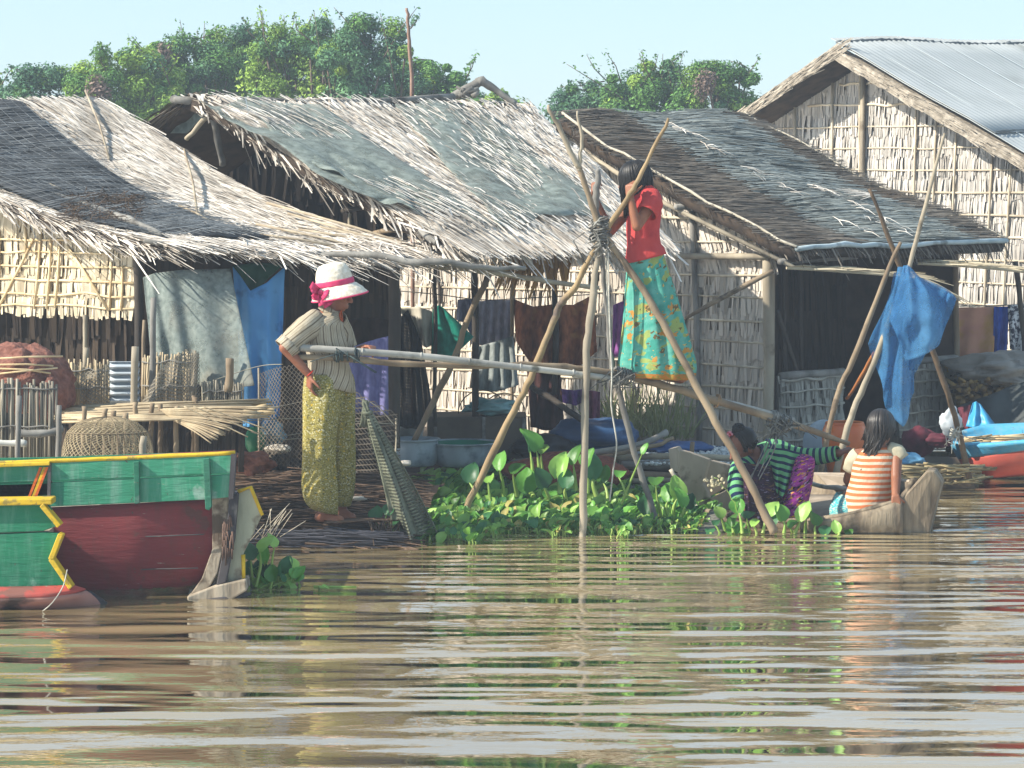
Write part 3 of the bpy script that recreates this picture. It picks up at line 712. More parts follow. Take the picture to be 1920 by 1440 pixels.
for t, lean in ((.16, 0), (.245, .0), (.335, 0), (.40, .0), (.405, 0), (.53, -.06), (.575, -.08), (.62, -.1), (.70, -.12), (.74, -.12), (.83, -.12), (.88, -.1)):
    p = a.lerp(b, t) + nd * .05; zt = ztD(t); bt.tube([p + V((0, 0, zt)), p + V((0, 0, (zt + .3) / 2)) + d * lean * .5, p + V((0, 0, .3)) + d * lean], .014 if t < .5 else .012, n=6, sub=2)
bt.build('batten', batten_grey, gwD)
p = MB(); p.tube([a.lerp(b, .41) + nd * .07 + V((0, 0, ztD(.41))), a.lerp(b, .41) + nd * .07 + V((0, 0, .3))], .024, n=8, sub=3); p.build('post', wood_pale, HD)

# ------------------------------------------------------------------ foreground: painted boats
def paint(name, c1, c2, c3, t3=.58, s3=3, rough=.5):
    if name in MATS: return MATS[name]
    t = NT(name); c = t.mix(t.ramp(t.noise(t.coord('Object', (1, 1, 3)), 2.5, 5), .3, .7), col(c1), col(c2))
    c = t.mix(t.math('MULTIPLY', t.ramp(t.noise(t.coord('Object', (6, 6, .8)), 3, 6, .7), .48, .75), .7), c, col(c3))          # vertical streaks
    c = t.mix(t.ramp(t.noise(t.coord('Object'), s3, 7, .65), t3, t3 + .04), c, col(c3))                                       # worn patches
    sc = t.noise(t.coord('Object', (1.2, 1, 9)), 7, 6, .75); c = t.mix(t.ramp(sc, .66, .69), c, col('#8f8a7c'))               # scratches to bare wood
    c = t.mix(t.ramp(t.noise(t.coord('Object', (1, 1, 1)), 30, 4, .7), .66, .7), c, col('#4a443a'))
    t.color(c); t.rough(rough + .15); t.b.inputs['Specular IOR Level'].default_value = .25; t.bump(t.noise(t.coord('Object', (1, 1, 5)), 9, 5), .006); MATS[name] = t.m
    return t.m
green_a = paint('green_boat_paint', '#17664a', '#207755', '#5d8a76', .62)
green_b = paint('faded_green_boat_paint', '#28785a', '#3d8a6c', '#7d9c8d', .54, 2)
green_d = paint('dark_green_boat_paint', '#1b5a45', '#2b6d55', '#4d6f60')
red_h = paint('maroon_hull_paint', '#6a2a2d', '#783436', '#5c3a35', .6, 5, .6)
red_b = paint('red_boat_paint', '#99403a', '#ab5048', '#7b5148')
yel = paint('yellow_boat_trim', '#c4a01a', '#d3b230', '#8f7c3c', .58, 9)
ora = paint('orange_boat_stripe', '#c95a1e', '#d56a2c', '#a86a4a', .7)
rawwood = mat('weathered_boat_wood', '#837766', '#aa9e8b', 3, (4, 4, .7), .8, bump=.02, c3='#57493c', s3=4, t3=.56, b3=.06)
seam_m = mat('dark_seam_wood', '#39363a', '#524d4c', 6, (1, 1, .3), .8, c3='#75706a', s3=6, t3=.62)
rudder_m = mat('faded_rudder_paint', '#8a8c78', '#a5a58f', 3, (3, 3, 1), .75, bump=.015, c3='#6a5c4c', s3=4, t3=.52, b3=.06)
def yslab(pts, D, th, dD=0.0):
    m = MB(); q = [P(x, y, D + dD * (x - 200) / 300) for x, y in pts]; m.slab(q, V((0, th, 0))); return m
B2 = thing('wooden_boat', 'moored boat with a maroon hull, faded green washboard and bare grey wooden stern', 'boat', V((-2.0, 15.6, 0)), 'painted boats at the left')
D = 15.2
m = MB()
sheet(m, [(-160, 961, D), (100, 951, D), (260, 943, D), (397, 935, D + .08)], [(-160, 1132, D + .08), (130, 1129, D + .08), (250, 1126, D + .1), (350, 1120, D + .2)], 30, 16,
      lambda u, v: V((.14 * math.sin(math.pi * v ** .8) * u ** 6, -.05 * math.sin(math.pi * v), 0)))
sheet(m, [(-160, 935, D + .95), (397, 925, D + .9)], [(-160, 1100, D + .8), (350, 1085, D + .75)], 8, 6)
hull = m.build('hull', red_h, B2, solid=.03)
for vv in (.36, .70):
    m = MB(); m.tube([P(lerp(-160, lerp(393, 362, vv), i / 20), lerp(lerp(961, 936, i / 20), lerp(1132, 1120, i / 20), vv), D - .05 * math.sin(math.pi * vv) + .02 + .08 * vv - .018) for i in range(21)], .0035, n=5, wob=.0006); m.build('plank_seam', seam_m, hull)
m = MB()
sheet(m, [(-160, 1108, D + .035), (130, 1106, D + .035), (250, 1104, D + .045), (362, 1098, D + .1)], [(-160, 1134, D + .03), (130, 1131, D + .03), (250, 1128, D + .05), (350, 1121, D + .15)], 60, 4, lambda u, v: V((0, -.018, .012 * noise.noise(V((u * 40, 0, 0))) * (1 - v)))); m.build('scum_line', mat('waterline_scum', '#4d4436', '#6d6350', 9, rough=.9, c3='#39402c', s3=8, t3=.5, alpha=gauze_alpha(.1, .9, 7)), hull)
yslab([(-160, 912), (95, 905), (437, 890), (432, 932), (385, 937), (95, 950), (-160, 960)], D - .05, .03).build('washboard', green_b, B2, smooth=False, bevel=.004)
yslab([(-160, 876), (95, 868), (440, 853), (438, 887), (95, 902), (-160, 909)], D - .055, .03).build('washboard', green_b, B2, smooth=False, bevel=.004)
yslab([(-160, 862), (95, 858), (440, 846), (432, 925), (-160, 930)], D + .9, .03).build('washboard', green_a, B2, smooth=False)
yslab([(250, 866), (261, 865), (262, 944), (252, 945)], D - .085, .03).build('rib', green_d, B2, smooth=False, bevel=.004)
yslab([(380, 860), (393, 859), (397, 950), (392, 957), (385, 955)], D - .085, .03).build('rib', green_d, B2, smooth=False, bevel=.004)
yslab([(433, 852), (442, 851), (437, 935), (428, 937)], D - .075, .07).build('end_board', seam_m, B2, smooth=False)
m = MB(); q = PL([(-160, 873, D - .05), (92, 864, D - .05), (270, 857, D - .05), (441, 849, D - .05)]); m.tube(q, .012, n=6, sub=4, wob=.001); m.build('gunwale', yel, B2)
m = MB(); q = PL([(86, 867, D + .02), (441, 848, D + .02)]); m.tube([p + V((0, .0, .006)) for p in q], .008, n=6); m.build('rail', red_b, B2)
yslab([(397, 935), (430, 932), (424, 1000), (408, 1075), (392, 1102), (352, 1121), (378, 1085), (398, 1030)], D + .02, .1).build('stern_plank', rawwood, B2, smooth=False, bevel=.006)
yslab([(430, 925), (447, 925), (440, 1010), (424, 1092), (405, 1100), (424, 1000)], D - .02, .14).build('stern_post', seam_m, B2, smooth=False, bevel=.006)
rb_ = yslab([(446, 924), (470, 915), (491, 966), (474, 1002), (455, 1040), (456, 1088), (412, 1094), (439, 1010)], D + .03, .06).build('stern_board', rudder_m, B2, smooth=False, bevel=.006)
for pp in (((446, 922), (470, 913), (492, 966)), ((456, 1040), (457, 1088))):
    m = MB(); m.tube([P(*a_, D + .03) for a_ in pp], [.012, .010], n=6); m.build('yellow_edge', yel, rb_)
m = MB()
for k in range(22):
    x = U(418, 436); y = U(965, 1030); m.tube([P(x, y, D - .03), P(x + G(2), y + U(15, 40), D - .03)], [.006, .003], n=5)
m.build('splinter', mat('dark_splinters', '#45352c', '#6d5548', 6), rb_)
yslab([(405, 1098), (461, 1086), (463, 1107), (424, 1131), (352, 1127), (350, 1119)], D - .03, .2).build('bottom_plank', rawwood, B2, smooth=False, bevel=.008)
m = MB(); m.tube(PL([(150, 1136, D), (300, 1133, D), (420, 1124, D - .02), (470, 1113, D + .05)]), [.02, .02, .02, .008], n=8, sub=3); m.build('keel', seam_m, B2)
m = MB(); m.slab([V((-4, D + .02, .42)), V((-1.55, D + .1, .42)), V((-1.5, D + .85, .42)), V((-4, D + .9, .42))], V((0, 0, .03))); m.build('deck', rawwood, B2, smooth=False)
m = MB(); m.slab([P(392, 935, D + .05), P(352, 1120, D + .15), P(352, 1120, D + .15) + V((0, .6, .1)), P(392, 935, D + .05) + V((0, .8, 0))], V((.03, 0, 0))); m.build('transom', rawwood, B2, smooth=False)

B1 = thing('wooden_boat', 'green boat in front with a zigzag yellow edged stern, cut off by the left frame', 'boat', V((-3.0, 15.0, 0)), 'painted boats at the left')
D = 14.85
yslab([(-160, 946), (88, 944), (114, 984), (80, 996), (-160, 1006)], D, .04).build('stern_plank', green_a, B1, smooth=False, bevel=.004)
yslab([(-160, 1008), (80, 998), (118, 1001), (98, 1048), (134, 1102), (-160, 1112)], D + .004, .04).build('stern_plank', green_a, B1, smooth=False, bevel=.004)
m = MB()
for a_, b_ in (((-160, 942), (101, 938)),): m.beam(P(*a_, D + .03), P(*b_, D + .03), .14, .032)
m.build('gunwale', yel, B1, smooth=False, bevel=.006)
m = MB()
for a_, b_ in (((80, 945), (113, 985)), ((116, 1000), (97, 1048)), ((97, 1046), (135, 1101))): m.beam(P(*a_, D - .005), P(*b_, D - .005), .026, .09, V((0, 1, 0)))
m.build('yellow_edge', yel, B1, smooth=False, bevel=.004)
m = MB(); sheet(m, [(-160, 1108, D - .02), (90, 1103, D - .02), (138, 1100, D), (156, 1106, D + .05)], [(-160, 1126, D - .12), (90, 1120, D - .10), (140, 1112, D - .02), (158, 1108, D + .05)], 16, 4)
m.build('bottom_plank', red_b, B1, solid=.03)
m = MB(); sheet(m, [(-160, 1126, D - .12), (90, 1120, D - .10), (140, 1112, D - .02), (158, 1108, D + .05)], [(-160, 1150, D - .02), (80, 1145, D), (160, 1138, D + .08), (215, 1140, D + .2)], 16, 5)
m.build('hull', mat('stained_red_hull', '#8a5a50', '#a1766a', 4, c3='#3a2c27', s3=3, t3=.52), B1, solid=.03)
m = MB(); sheet(m, [(150, 1107, D + .05), (175, 1112, D + .1)], [(120, 1142, D + .04), (216, 1141, D + .2)], 6, 5); m.build('stern_foot', seam_m, B1, solid=.05)
yslab([(-160, 880), (93, 870), (91, 932), (-160, 940)], D + .3, .03).build('washboard', green_a, B1, smooth=False, bevel=.004)
yslab([(90, 868), (96, 868), (94, 934), (88, 934)], D + .28, .06).build('end_board', seam_m, B1, smooth=False)
m = MB(); m.beam(P(-160, 877, D + .3), P(95, 868, D + .3), .07, .02); m.build('gunwale', yel, B1, smooth=False, bevel=.004)
for x0, mm in ((0, ora), (7, yel), (12, ora)): yslab([(74 + x0, 876), (79 + x0, 876), (57 + x0, 932), (52 + x0, 932)], D + .3 - .008 - .001 * x0, .006).build('stripe', mm, B1, smooth=False)
m = MB(); m.slab([P(-160, 1010, D + .05), P(85, 1000, D + .05), P(85, 1000, D + .05) + V((0, .3, 0)), P(-160, 1010, D + .05) + V((0, .3, 0))], V((0, 0, -.2))); m.build('deck', rawwood, B1, smooth=False)
m = MB(); m.tube(PL([(126, 1068, D - .05), (118, 1100, D - .1), (98, 1130, D - .16), (80, 1146, D - .14)]), .003, n=5, sub=4)
T(m.build('mooring_cord', rope_pale), 'thin cord hanging over the red stern foot of the front green boat', 'cord')

# ------------------------------------------------------------------ left bank clutter: fences, nets, platform
reed_m = mat('dry_reed', '#8a7a62', '#b9a98b', 6, (1, 1, .3), .8, isl=.25)
reed_grey = mat('grey_reed', '#6c665b', '#98917f', 6, (1, 1, .3), .8, isl=.3)
def reed_screen(label, px0, px1, y0, y1, D, m, n, r=.007, name='reed_fence', cat='fence', withes=3, lean=0.0):
    o = thing(name, label, cat, V(((px0 + px1) / 2 * D / F - 960 * D / F, D, 0)), 'reed fences on the left bank')
    mb = MB()
    for k in range(n):
        x = lerp(px0, px1, (k + R() * .8) / n); t = y0 + U(-9, 9); mb.tube([P(x + lean + G(1.5), t, D + G(.008)), P(x + G(1), (t + y1) / 2, D + G(.008)), P(x, y1, D)], r * U(.7, 1.3), n=5)
    mb.build('reed_panel', m, o)
    mb = MB()
    for k in range(withes):
        y = lerp(y0 + 14, y1 - 10, k / max(1, withes - 1)); mb.tube([P(lerp(px0, px1, i / 6), y + G(2), D - .014) for i in range(7)], .005, n=5)
    mb.build('tie_rail', wood_grey, o)
    return o
def stump(label, px, y0, y1, D, r, m, group='stakes on the left bank', name='wooden_stake'):
    mb = MB(); mb.tube([P(px + 2, y0, D), P(px, (y0 + y1) / 2, D), P(px - 1, y1, D)], r, n=10, sub=2, wob=.002)
    return T(mb.build(name, m), label, 'stake', group)
reed_screen('grey reed fence at the left frame, in front of the red brown net heap', -60, 108, 716, 880, 17.0, reed_grey, 34, .008)
reed_screen('pale reed screen standing between the net heap and the corrugated sheet', 128, 206, 680, 775, 18.2, reed_m, 36, .006)
reed_screen('tallest reed screen, draped with a mesh, below the grey net curtain', 266, 368, 664, 780, 18.3, reed_m, 44, .006, lean=3)
reed_screen('short dark reed screen below the blue tarp, right of the draped one', 380, 456, 720, 790, 18.2, reed_grey, 30, .006)
cs = MB(); q0, q1 = P(205, 678, 18.15), P(262, 760, 18.15)
cs.grid(lambda u, v: V((lerp(q0.x, q1.x, u), 18.15 + .02 * math.sin(v * 2 * math.pi * 6.5), lerp(q0.z, q1.z, v))), 4, 80)
T(cs.build('corrugated_sheet', mat('galvanised_sheet', '#9ba4ab', '#b9c1c6', 3, rough=.4, spec=.5), solid=.003), 'small corrugated metal sheet beside the white bamboo post', 'metal sheet')
stump('thick pale bamboo post right of the corrugated sheet', 252, 650, 780, 18.0, .021, wood_pale)
stump('pale short post under the woven leaf panel', 160, 652, 720, 18.3, .017, wood_pale)
stump('hooked grey stake in front of the grey net curtain', 286, 558, 760, 18.2, .020, wood_grey)
stump('leaning cut stake right of the draped reed screen', 430, 672, 735, 17.9, .026, wood_brown)
stump('dark thin stake right of the bamboo post', 268, 600, 760, 18.4, .011, wood_brown)
hp = MB()
for (cx, cy, rx, ry, sd) in ((40, 712, 95, 62, 1), (20, 690, 70, 46, 5), (95, 738, 45, 55, 8)):
    c = P(cx, cy, 17.9); s = 17.9 / F
    hp.ell(c, V((rx * s, 0, 0)), V((0, .3, 0)), V((0, 0, ry * s)), 40, 26, lambda d: 1 + .16 * noise.noise(d * 14 + V((sd, 0, 0))) + .07 * noise.noise(d * 40))
T(hp.build('fishing_net', mat('red_brown_net', '#6b4338', '#8f6152', 22, (1, 1, 1), .95, bump=.02, c3='#5a3a30', s3=8, t3=.55)), 'big red brown heap of fishing net behind the left reed fence', 'fishing net')
sk = MB()
for y0, y1, x1 in ((674, 668, 118), (690, 700, 95), (684, 686, 100), (704, 690, 108)):
    sk.tube(PL([(-30, y0, 17.55), (50, (y0 + y1) / 2 - 2, 17.55), (x1, y1, 17.6)]), .006, n=6)
T(sk.build('bamboo_stick', batten_m), 'bundle of thin pale sticks lying on the red brown net heap', 'sticks')
# curtains
curt = mat('grey_net_curtain', '#6b7672', '#8a938d', 30, (1, 1, 1), .9, c3='#7a7060', s3=2, t3=.5, alpha=gauze_alpha(.5, .88, 5), b3=.25)
m = MB(); sheet(m, [(268, 520, 18.75), (290, 512, 18.7), (340, 506, 18.7), (432, 504, 18.75)], [(285, 700, 18.6), (330, 690, 18.5), (390, 735, 18.35), (478, 722, 18.3)], 44, 30, folds(3.5, .035, .4))
T(m.build('net_curtain', curt, solid=.003), 'grey net curtain hanging from the left eave', 'curtain')
tarp_b = mat('blue_tarp', '#3b7cb4', '#5896c6', 2.2, (1, 1, .6), .45, c3='#24517d', s3=4, t3=.55, bump=.01)
m = MB(); sheet(m, [(436, 500, 18.85), (470, 545, 18.8), (500, 530, 18.8), (534, 500, 18.85)], [(455, 800, 18.6), (480, 800, 18.6), (510, 795, 18.6), (524, 780, 18.7)], 36, 30, folds(2.2, .04, 1.0, .5, .06))
T(m.build('blue_tarp', tarp_b, solid=.003), 'tall blue tarp hanging under the left eave, behind the woman', 'tarp')
m = MB(); sheet(m, [(436, 498, 18.95), (480, 492, 18.95), (532, 495, 18.95)], [(440, 545, 18.9), (472, 552, 18.9), (505, 520, 18.9)], 14, 8, folds(2, .02))
T(m.build('green_cloth', mat('dark_green_cloth', '#0f3d2c', '#17503b', 4, rough=.8), solid=.003), 'dark green cloth tucked above the tall blue tarp', 'cloth')
# mesh fence around the landing
wire = mat('wire_mesh', '#4f473d', '#6b6256', 10, rough=.9, alpha=mesh_alpha(30, .10))
wire_d = mat('drab_net_mesh', '#6d675c', '#857e70', 10, rough=.9, alpha=mesh_alpha(40, .14, .08))
o = thing('mesh_fence', 'brown mesh fence on thin cords behind the woman in the hat', 'fence', V((-1.2, 18.2, 0)))
m = MB(); sheet(m, [(486, 700, 18.3), (520, 688, 18.2), (575, 680, 18.2), (640, 720, 18.25), (745, 775, 18.25)], [(480, 860, 18.1), (560, 880, 18.05), (640, 890, 18.05), (752, 880, 18.15)], 30, 16, folds(3, .03)); m.build('mesh_panel', wire, o)
for pts in ([(300, 772, 18), (480, 768, 18.1), (600, 748, 18.2), (690, 752, 18.2), (742, 800, 18.2)], [(440, 790, 17.95), (570, 785, 18.05), (735, 795, 18.2)], [(380, 720, 18.3), (480, 688, 18.3), (530, 683, 18.2)], [(470, 810, 18), (520, 818, 18), (600, 806, 18.1)], [(485, 830, 18), (560, 822, 18.05), (640, 818, 18.1)]):
    m = MB(); m.tube(PL(pts), .0028, n=5, sub=5); m.build('cord', mat('drab_cord', '#77736a', '#96927f', 20), o)
for px, y0 in ((484, 690), (742, 785)): m = MB(); pole(m, [(px, y0, 18.25), (px + 1, 870, 18.15)], .006); m.build('fence_stake', wood_pale, o)
# netting over the reed screens
m = MB(); sheet(m, [(262, 760, 18.1), (300, 690, 18.1), (352, 652, 18.2), (374, 660, 18.2)], [(255, 775, 18), (300, 780, 18), (340, 780, 18.05), (376, 778, 18.1)], 20, 14, folds(3, .03))
T(m.build('fishing_net', wire_d), 'grey mesh net draped over the tallest reed screen', 'fishing net')
m = MB(); sheet(m, [(150, 700, 18.05), (190, 690, 18.05), (206, 680, 18.1)], [(148, 772, 18), (180, 775, 18), (206, 772, 18.1)], 14, 10, folds(2, .03))
T(m.build('fishing_net', wire_d), 'small grey mesh net hung over the pale reed screen by the metal sheet', 'fishing net')
# drying platform with slat mats
pf = thing('drying_platform', 'low platform of split bamboo mats on stakes behind the maroon boat', 'platform', V((-2.3, 17.6, 0)))
m = MB()
for k in range(60):
    t = (k + R()) / 60; D = lerp(17.25, 17.95, t); x0, x1 = U(98, 150), U(460, 515)
    a_ = P(x0, lerp(788, 762, t) + G(2), D); b_ = P(x1, lerp(782, 756, t) + G(3), D); m.tube([a_, a_.lerp(b_, .5) + V((0, 0, G(.008))), b_], .006 * U(.7, 1.4), n=5)
m.build('slat_mat', reed_m, pf)
m = MB()
for k in range(44):
    t = k / 43
    a_ = P(lerp(300, 330, t), lerp(768, 790, t), 17.3); b_ = P(lerp(520, 395, t ** .8) + G(4), lerp(764, 828, t ** 1.1) + G(2), 17.1)
    mm = a_.lerp(b_, .55) + V((0, -.02, .012)); m.tube([a_, mm, b_], .0045, n=5, sub=3)
for k in range(3): m.tube([P(lerp(380, 345, k / 2) + 40 * j, lerp(762, 778, j / 3) + 6 * k * j * .4 + 9 * j, 17.05) for j in range(4)], .004, n=5, sub=3)
m.build('slat_mat', reed_m, pf)
for px, y0, D in ((158, 762, 17.2), (196, 766, 17.3), (212, 770, 17.3), (236, 774, 17.2), (253, 754, 17.4), (283, 756, 17.4), (300, 758, 17.5), (330, 762, 17.4), (362, 742, 17.9), (368, 745, 17.8)):
    m = MB(); pole(m, [(px + 1, y0, D), (px, (y0 + 860) / 2, D), (px, 880, D)], .015); m.build('stake', wood_brown, pf)
m = MB()
for k in range(50):
    x = U(300, 460); m.tube([P(x, U(800, 815), 17.9), P(x + G(3), 885, 17.9)], .008 * U(.7, 1.4), n=5)
m.build('skirt_panel', wood_dark, pf)
m = MB(); pole(m, [(420, 778, 17.35), (470, 776, 17.3), (514, 772, 17.3)], .017); pole(m, [(450, 775, 17.3), (500, 760, 17.35)], .014); m.build('bamboo_log', batten_m, pf)
m = MB(); pole(m, [(-40, 832, 16.8), (20, 830, 16.8), (50, 832, 16.8)], .02); T(m.build('white_pipe', mat('dull_white_pipe', '#b5b3aa', '#d0cec4', 5, rough=.5)), 'dull white pipe lying across the left reed fence', 'pipe')
m = MB(); pole(m, [(30, 812, 16.9), (80, 812, 16.9), (118, 806, 16.95)], .022); T(m.build('grey_log', wood_grey), 'grey log lying across stakes left of the mesh fish trap', 'log')
# fish trap
tr = thing('fish_trap', 'domed mesh fish trap standing behind the maroon boat', 'fish trap', P(200, 870, 16.7))
trap_m = mat('trap_mesh', '#948468', '#b0a080', 10, rough=.9, alpha=mesh_alpha(38, .09, .04, True))
m = MB(); c = P(202, 880, 16.75); s = 16.75 / F
rg = [(c + V((0, 0, h * s)), V((rx * s, 0, 0)), V((0, rx * s * .55, 0))) for h, rx in ((0, 88), (38, 85), (70, 76), (88, 56), (97, 28), (99, 2))]
m.loft(rg, 40, cap=False, start=math.pi / 2, sub=2); m.build('mesh_cover', trap_m, tr)
m = MB()
for h, rx in ((0, 88), (70, 76)): m.tube([c + V((math.cos(a) * rx * s, math.sin(a) * rx * s * .55, h * s)) for a in [i * math.pi / 12 for i in range(25)]], .004, n=5)
for a in [i * math.pi / 5 for i in range(10)]: m.tube([r[0] + r[1] * math.cos(a) + r[2] * math.sin(a) for r in rg], .004, n=5)
m.build('hoop', mat('cane_hoop_brown', '#6b5d48', '#8a7a60', 9), tr)
stump('weathered stake inside the domed fish trap', 224, 812, 880, 16.75, .02, wood_brown)
stump('pale capped stake at the right side of the domed fish trap', 268, 818, 885, 16.5, .022, wood_pale)
stump('grey stake between the left reed fence and the fish trap', 110, 760, 880, 16.9, .016, wood_grey)
stump('tall grey stake in front of the left reed fence', 34, 742, 880, 16.7, .015, wood_grey)

# ------------------------------------------------------------------ brushwood landing under the woman
bm_ = mat('brushwood_stick', '#3a2c22', '#7a6350', 5, (1, 1, 1), .8, islmix=True, pw=1.6)
def bh(x, y):                                                   # height of the brush pile
    t = min(1, max(0, (y - 17.35) / .5)); return .0 + .09 * t + .14 * min(1, max(0, (y - 17.8) / .9))
m = MB()
m.grid(lambda u, v: V((lerp(-1.75, -.6 + .15 * v, u), lerp(17.4, 19.3, v), bh(0, lerp(17.4, 19.3, v)) - .05 + .03 * noise.noise(V((u * 12, v * 9, 0))))), 40, 30)
for k in range(1500):
    y = 17.33 + 1.9 * R() ** 1.7; x = U(-1.72, -.62); l = U(.15, .6); z = bh(x, y) + U(-.06, .05) * (1 if y > 17.45 else .6)
    d = V((1, G(.25), G(.06))).normalized(); c = V((x, y, max(z, .0)))
    if abs(x + 1.05) < .28 and y < 17.85: z = min(z, .085)
    if (c - d * l / 2).x < -1.85 or (c + d * l / 2).x > -.5: l *= .4
    m.tube([c - d * l / 2, c + V((0, G(.01), U(0, .015))), c + d * l / 2 - V((0, 0, .012))], [.0055 * U(.5, 1.4), .005, .003], n=4, cap=False)
for k in range(40):
    a_ = V((U(-1.15, -.9), 17.45 + U(0, .15), .13)); m.tube([a_, a_ + V((.25, -.04, .02)), V((U(-.85, -.68), 17.35 + G(.04), U(-.01, .05)))], [.005, .005, .003], n=4)
T(m.build('brushwood', bm_), 'dark pile of brushwood sticks at the water edge that the woman stands on', 'brushwood', kind='stuff')
m = MB()
for k in range(700):
    x = U(-1.75, -.8); l = U(.2, .5); y = U(17.28, 17.42); z = U(.0, .09); d = V((1, G(.05), -.05 + G(.05))).normalized(); c = V((x, y, z))
    m.tube([c - d * l / 2, c, c + d * l / 2], [.003, .004, .002], n=4, cap=False)
T(m.build('wet_reeds', mat('dark_wet_reeds', '#2f2f33', '#54535a', 6, islmix=True, rough=.6)), 'band of dark wet reeds along the water under the brushwood pile', 'reeds', kind='stuff')
def lump(name, label, cat, px, py, rx, ry, D, m, dep=None, amp=.2, sd=0, fr=1.0, group=None, n=36, flat=False):
    s = D / F; mb = MB(); dep = dep or rx * s * .8
    c = P(px, py, D)
    def md(d):
        q = V((d.x / (rx * s), d.y / dep, d.z / (ry * s)))
        return 1 + amp * (noise.noise(q * 1.6 * fr + V((sd, sd, 0))) + .45 * noise.noise(q * 4 * fr + V((0, sd, 3))))
    mb.ell(c, V((rx * s, 0, 0)), V((0, dep, 0)), V((0, 0, ry * s)), n, n * 2 // 3, md)
    if flat:
        z0 = c.z - ry * s * .75
        for p in mb.v: p.z = max(p.z, z0)
    return T(mb.build(name, m), label, cat, group)
lump('cork_float', 'white foam block lying on the brushwood left of the woman', 'float', 522, 842, 26, 9, 18.2, mat('dirty_foam', '#b3a99a', '#d3cbbd', 8, rough=.9), amp=.12)
lump('fishing_net', 'small red brown net heap right of the green boat corner', 'fishing net', 470, 868, 42, 22, 18.0, mat('red_brown_net', '', ''), amp=.35, sd=3)
lump('plastic_bag', 'light blue plastic bag by the mesh fence left of the woman', 'bag', 510, 815, 24, 26, 18.6, mat('pale_blue_plastic', '#4d7184', '#6f92a2', 8, rough=.4), amp=.3, sd=4)
lump('green_bucket', 'green plastic tub half hidden under the blue tarp', 'tub', 478, 826, 20, 26, 18.5, mat('green_plastic', '#16613f', '#1f7a50', 4, rough=.4), amp=.12, sd=6)
for k, (px, py, D, lab) in enumerate(((760, 868, 18.4, 'white shell clump below the olive net'), (672, 935, 17.9, 'pale foam scrap lying at the far foot of the woman'), (655, 885, 18.1, 'small pale foam scrap behind the yellow trousers'))):
    lump('foam_scrap', lab, 'scrap', px, py, 14, 5, D, mat('dirty_foam', '', ''), amp=.4, sd=k * 3, n=14)
for k in range(46):
    pass
# olive hanging net
ol = thing('hanging_net', 'olive fishing net hanging in a long cone from a knot into the water', 'fishing net', wat(770, 17.5))
olm = mat('olive_net', '#5d6152', '#80836f', 40, (1, 1, 1), .9, c3='#44493c', s3=5, t3=.55, alpha=mesh_alpha(48, .2, .22, False))
m = MB(); sheet(m, [(680, 772, 17.45), (688, 772, 17.42), (696, 770, 17.45)], [(738, 1015, 17.55), (775, 1012, 17.42), (822, 995, 17.6)], 40, 40, lambda u, v: V((.02 * v * math.sin(13 * u + 3 * v), .07 * v * math.sin(9 * u + 1) + .05 * v * math.sin(21 * u + 2 * v), 0)))
m.build('net_skirt', olm, ol, solid=.004)
m = MB(); sheet(m, [(682, 772, 17.5), (696, 770, 17.55)], [(745, 1005, 17.7), (815, 985, 17.75)], 20, 20, folds(2, .03)); m.build('net_skirt', olm, ol, solid=.004)
m = MB()
for k in range(16): m.tube([P(684 + U(-5, 8), 752 + U(-3, 4), 17.45 + G(.01)), P(686 + U(-6, 8), 772, 17.44 + G(.01)), P(688 + G(6), 800, 17.45)], .008, n=5)
m.tube(PL([(681, 774, 17.42), (690, 776, 17.41), (697, 772, 17.44)]), .012, n=6); m.build('knot', mat('olive_knot', '#474b3e', '#686c5b', 20), ol)

# ------------------------------------------------------------------ porch of the middle house: cloths, basins, box
def fabric(name, a, b, sc_=30, c3=None, **k): return mat(name, a, b, sc_, (1, 1, .5), .9, c3=c3, spec=.1, **k)
def hang(name, label, cat, top, bot, m, k=3, amp=.02, nu=24, nv=18, sd=0.0, group=None):
    mb = MB(); sheet(mb, top, bot, nu, nv, folds(k, amp, sd, .35, .02, sd)); return T(mb.build(name, m, solid=.004), label, cat, group)
lg = 'laundry hanging in the open porch'
hang('purple_sarong', 'big purple cloth hanging right behind the woman in the hat', 'cloth', [(650, 655, 18.9), (690, 640, 18.9), (728, 630, 18.9)], [(655, 775, 18.85), (690, 778, 18.85), (728, 778, 18.85)], fabric('purple_cloth', '#605d85', '#7a77a0'), 2.5, .03, sd=1, group=lg)
hang('white_cloth', 'crumpled off white cloth between dark net and green cloth', 'cloth', [(748, 578, 20.9), (785, 575, 20.85), (822, 588, 20.9)], [(780, 640, 20.85), (800, 652, 20.8), (815, 645, 20.85)], fabric('offwhite_cloth', '#a8a294', '#c9c4b5', 12), 2, .04, sd=2, group=lg)
hang('green_shirt', 'deep green cloth hanging by a corner in the porch', 'cloth', [(812, 580, 20.7), (822, 572, 20.7), (830, 576, 20.7)], [(808, 664, 20.7), (850, 668, 20.65), (888, 632, 20.7)], fabric('deep_green_cloth', '#14695a', '#1f8270'), 2, .03, sd=3, group=lg)
hang('grey_sarong', 'slate blue cloth left of the pale lilac towel', 'cloth', [(858, 562, 21.9), (875, 560, 21.9), (888, 562, 21.9)], [(856, 600, 21.9), (872, 606, 21.9), (888, 640, 21.9)], fabric('slate_cloth', '#5a5e74', '#777b90'), 2, .02, sd=4, group=lg)
hang('towel', 'pale lilac grey towel hanging in straight folds', 'towel', [(886, 565, 21.95), (925, 563, 21.95), (963, 562, 21.95)], [(884, 645, 21.9), (925, 650, 21.9), (962, 640, 21.9)], fabric('lilac_towel', '#9a97a6', '#b8b5c2'), 5, .025, sd=5, group=lg)
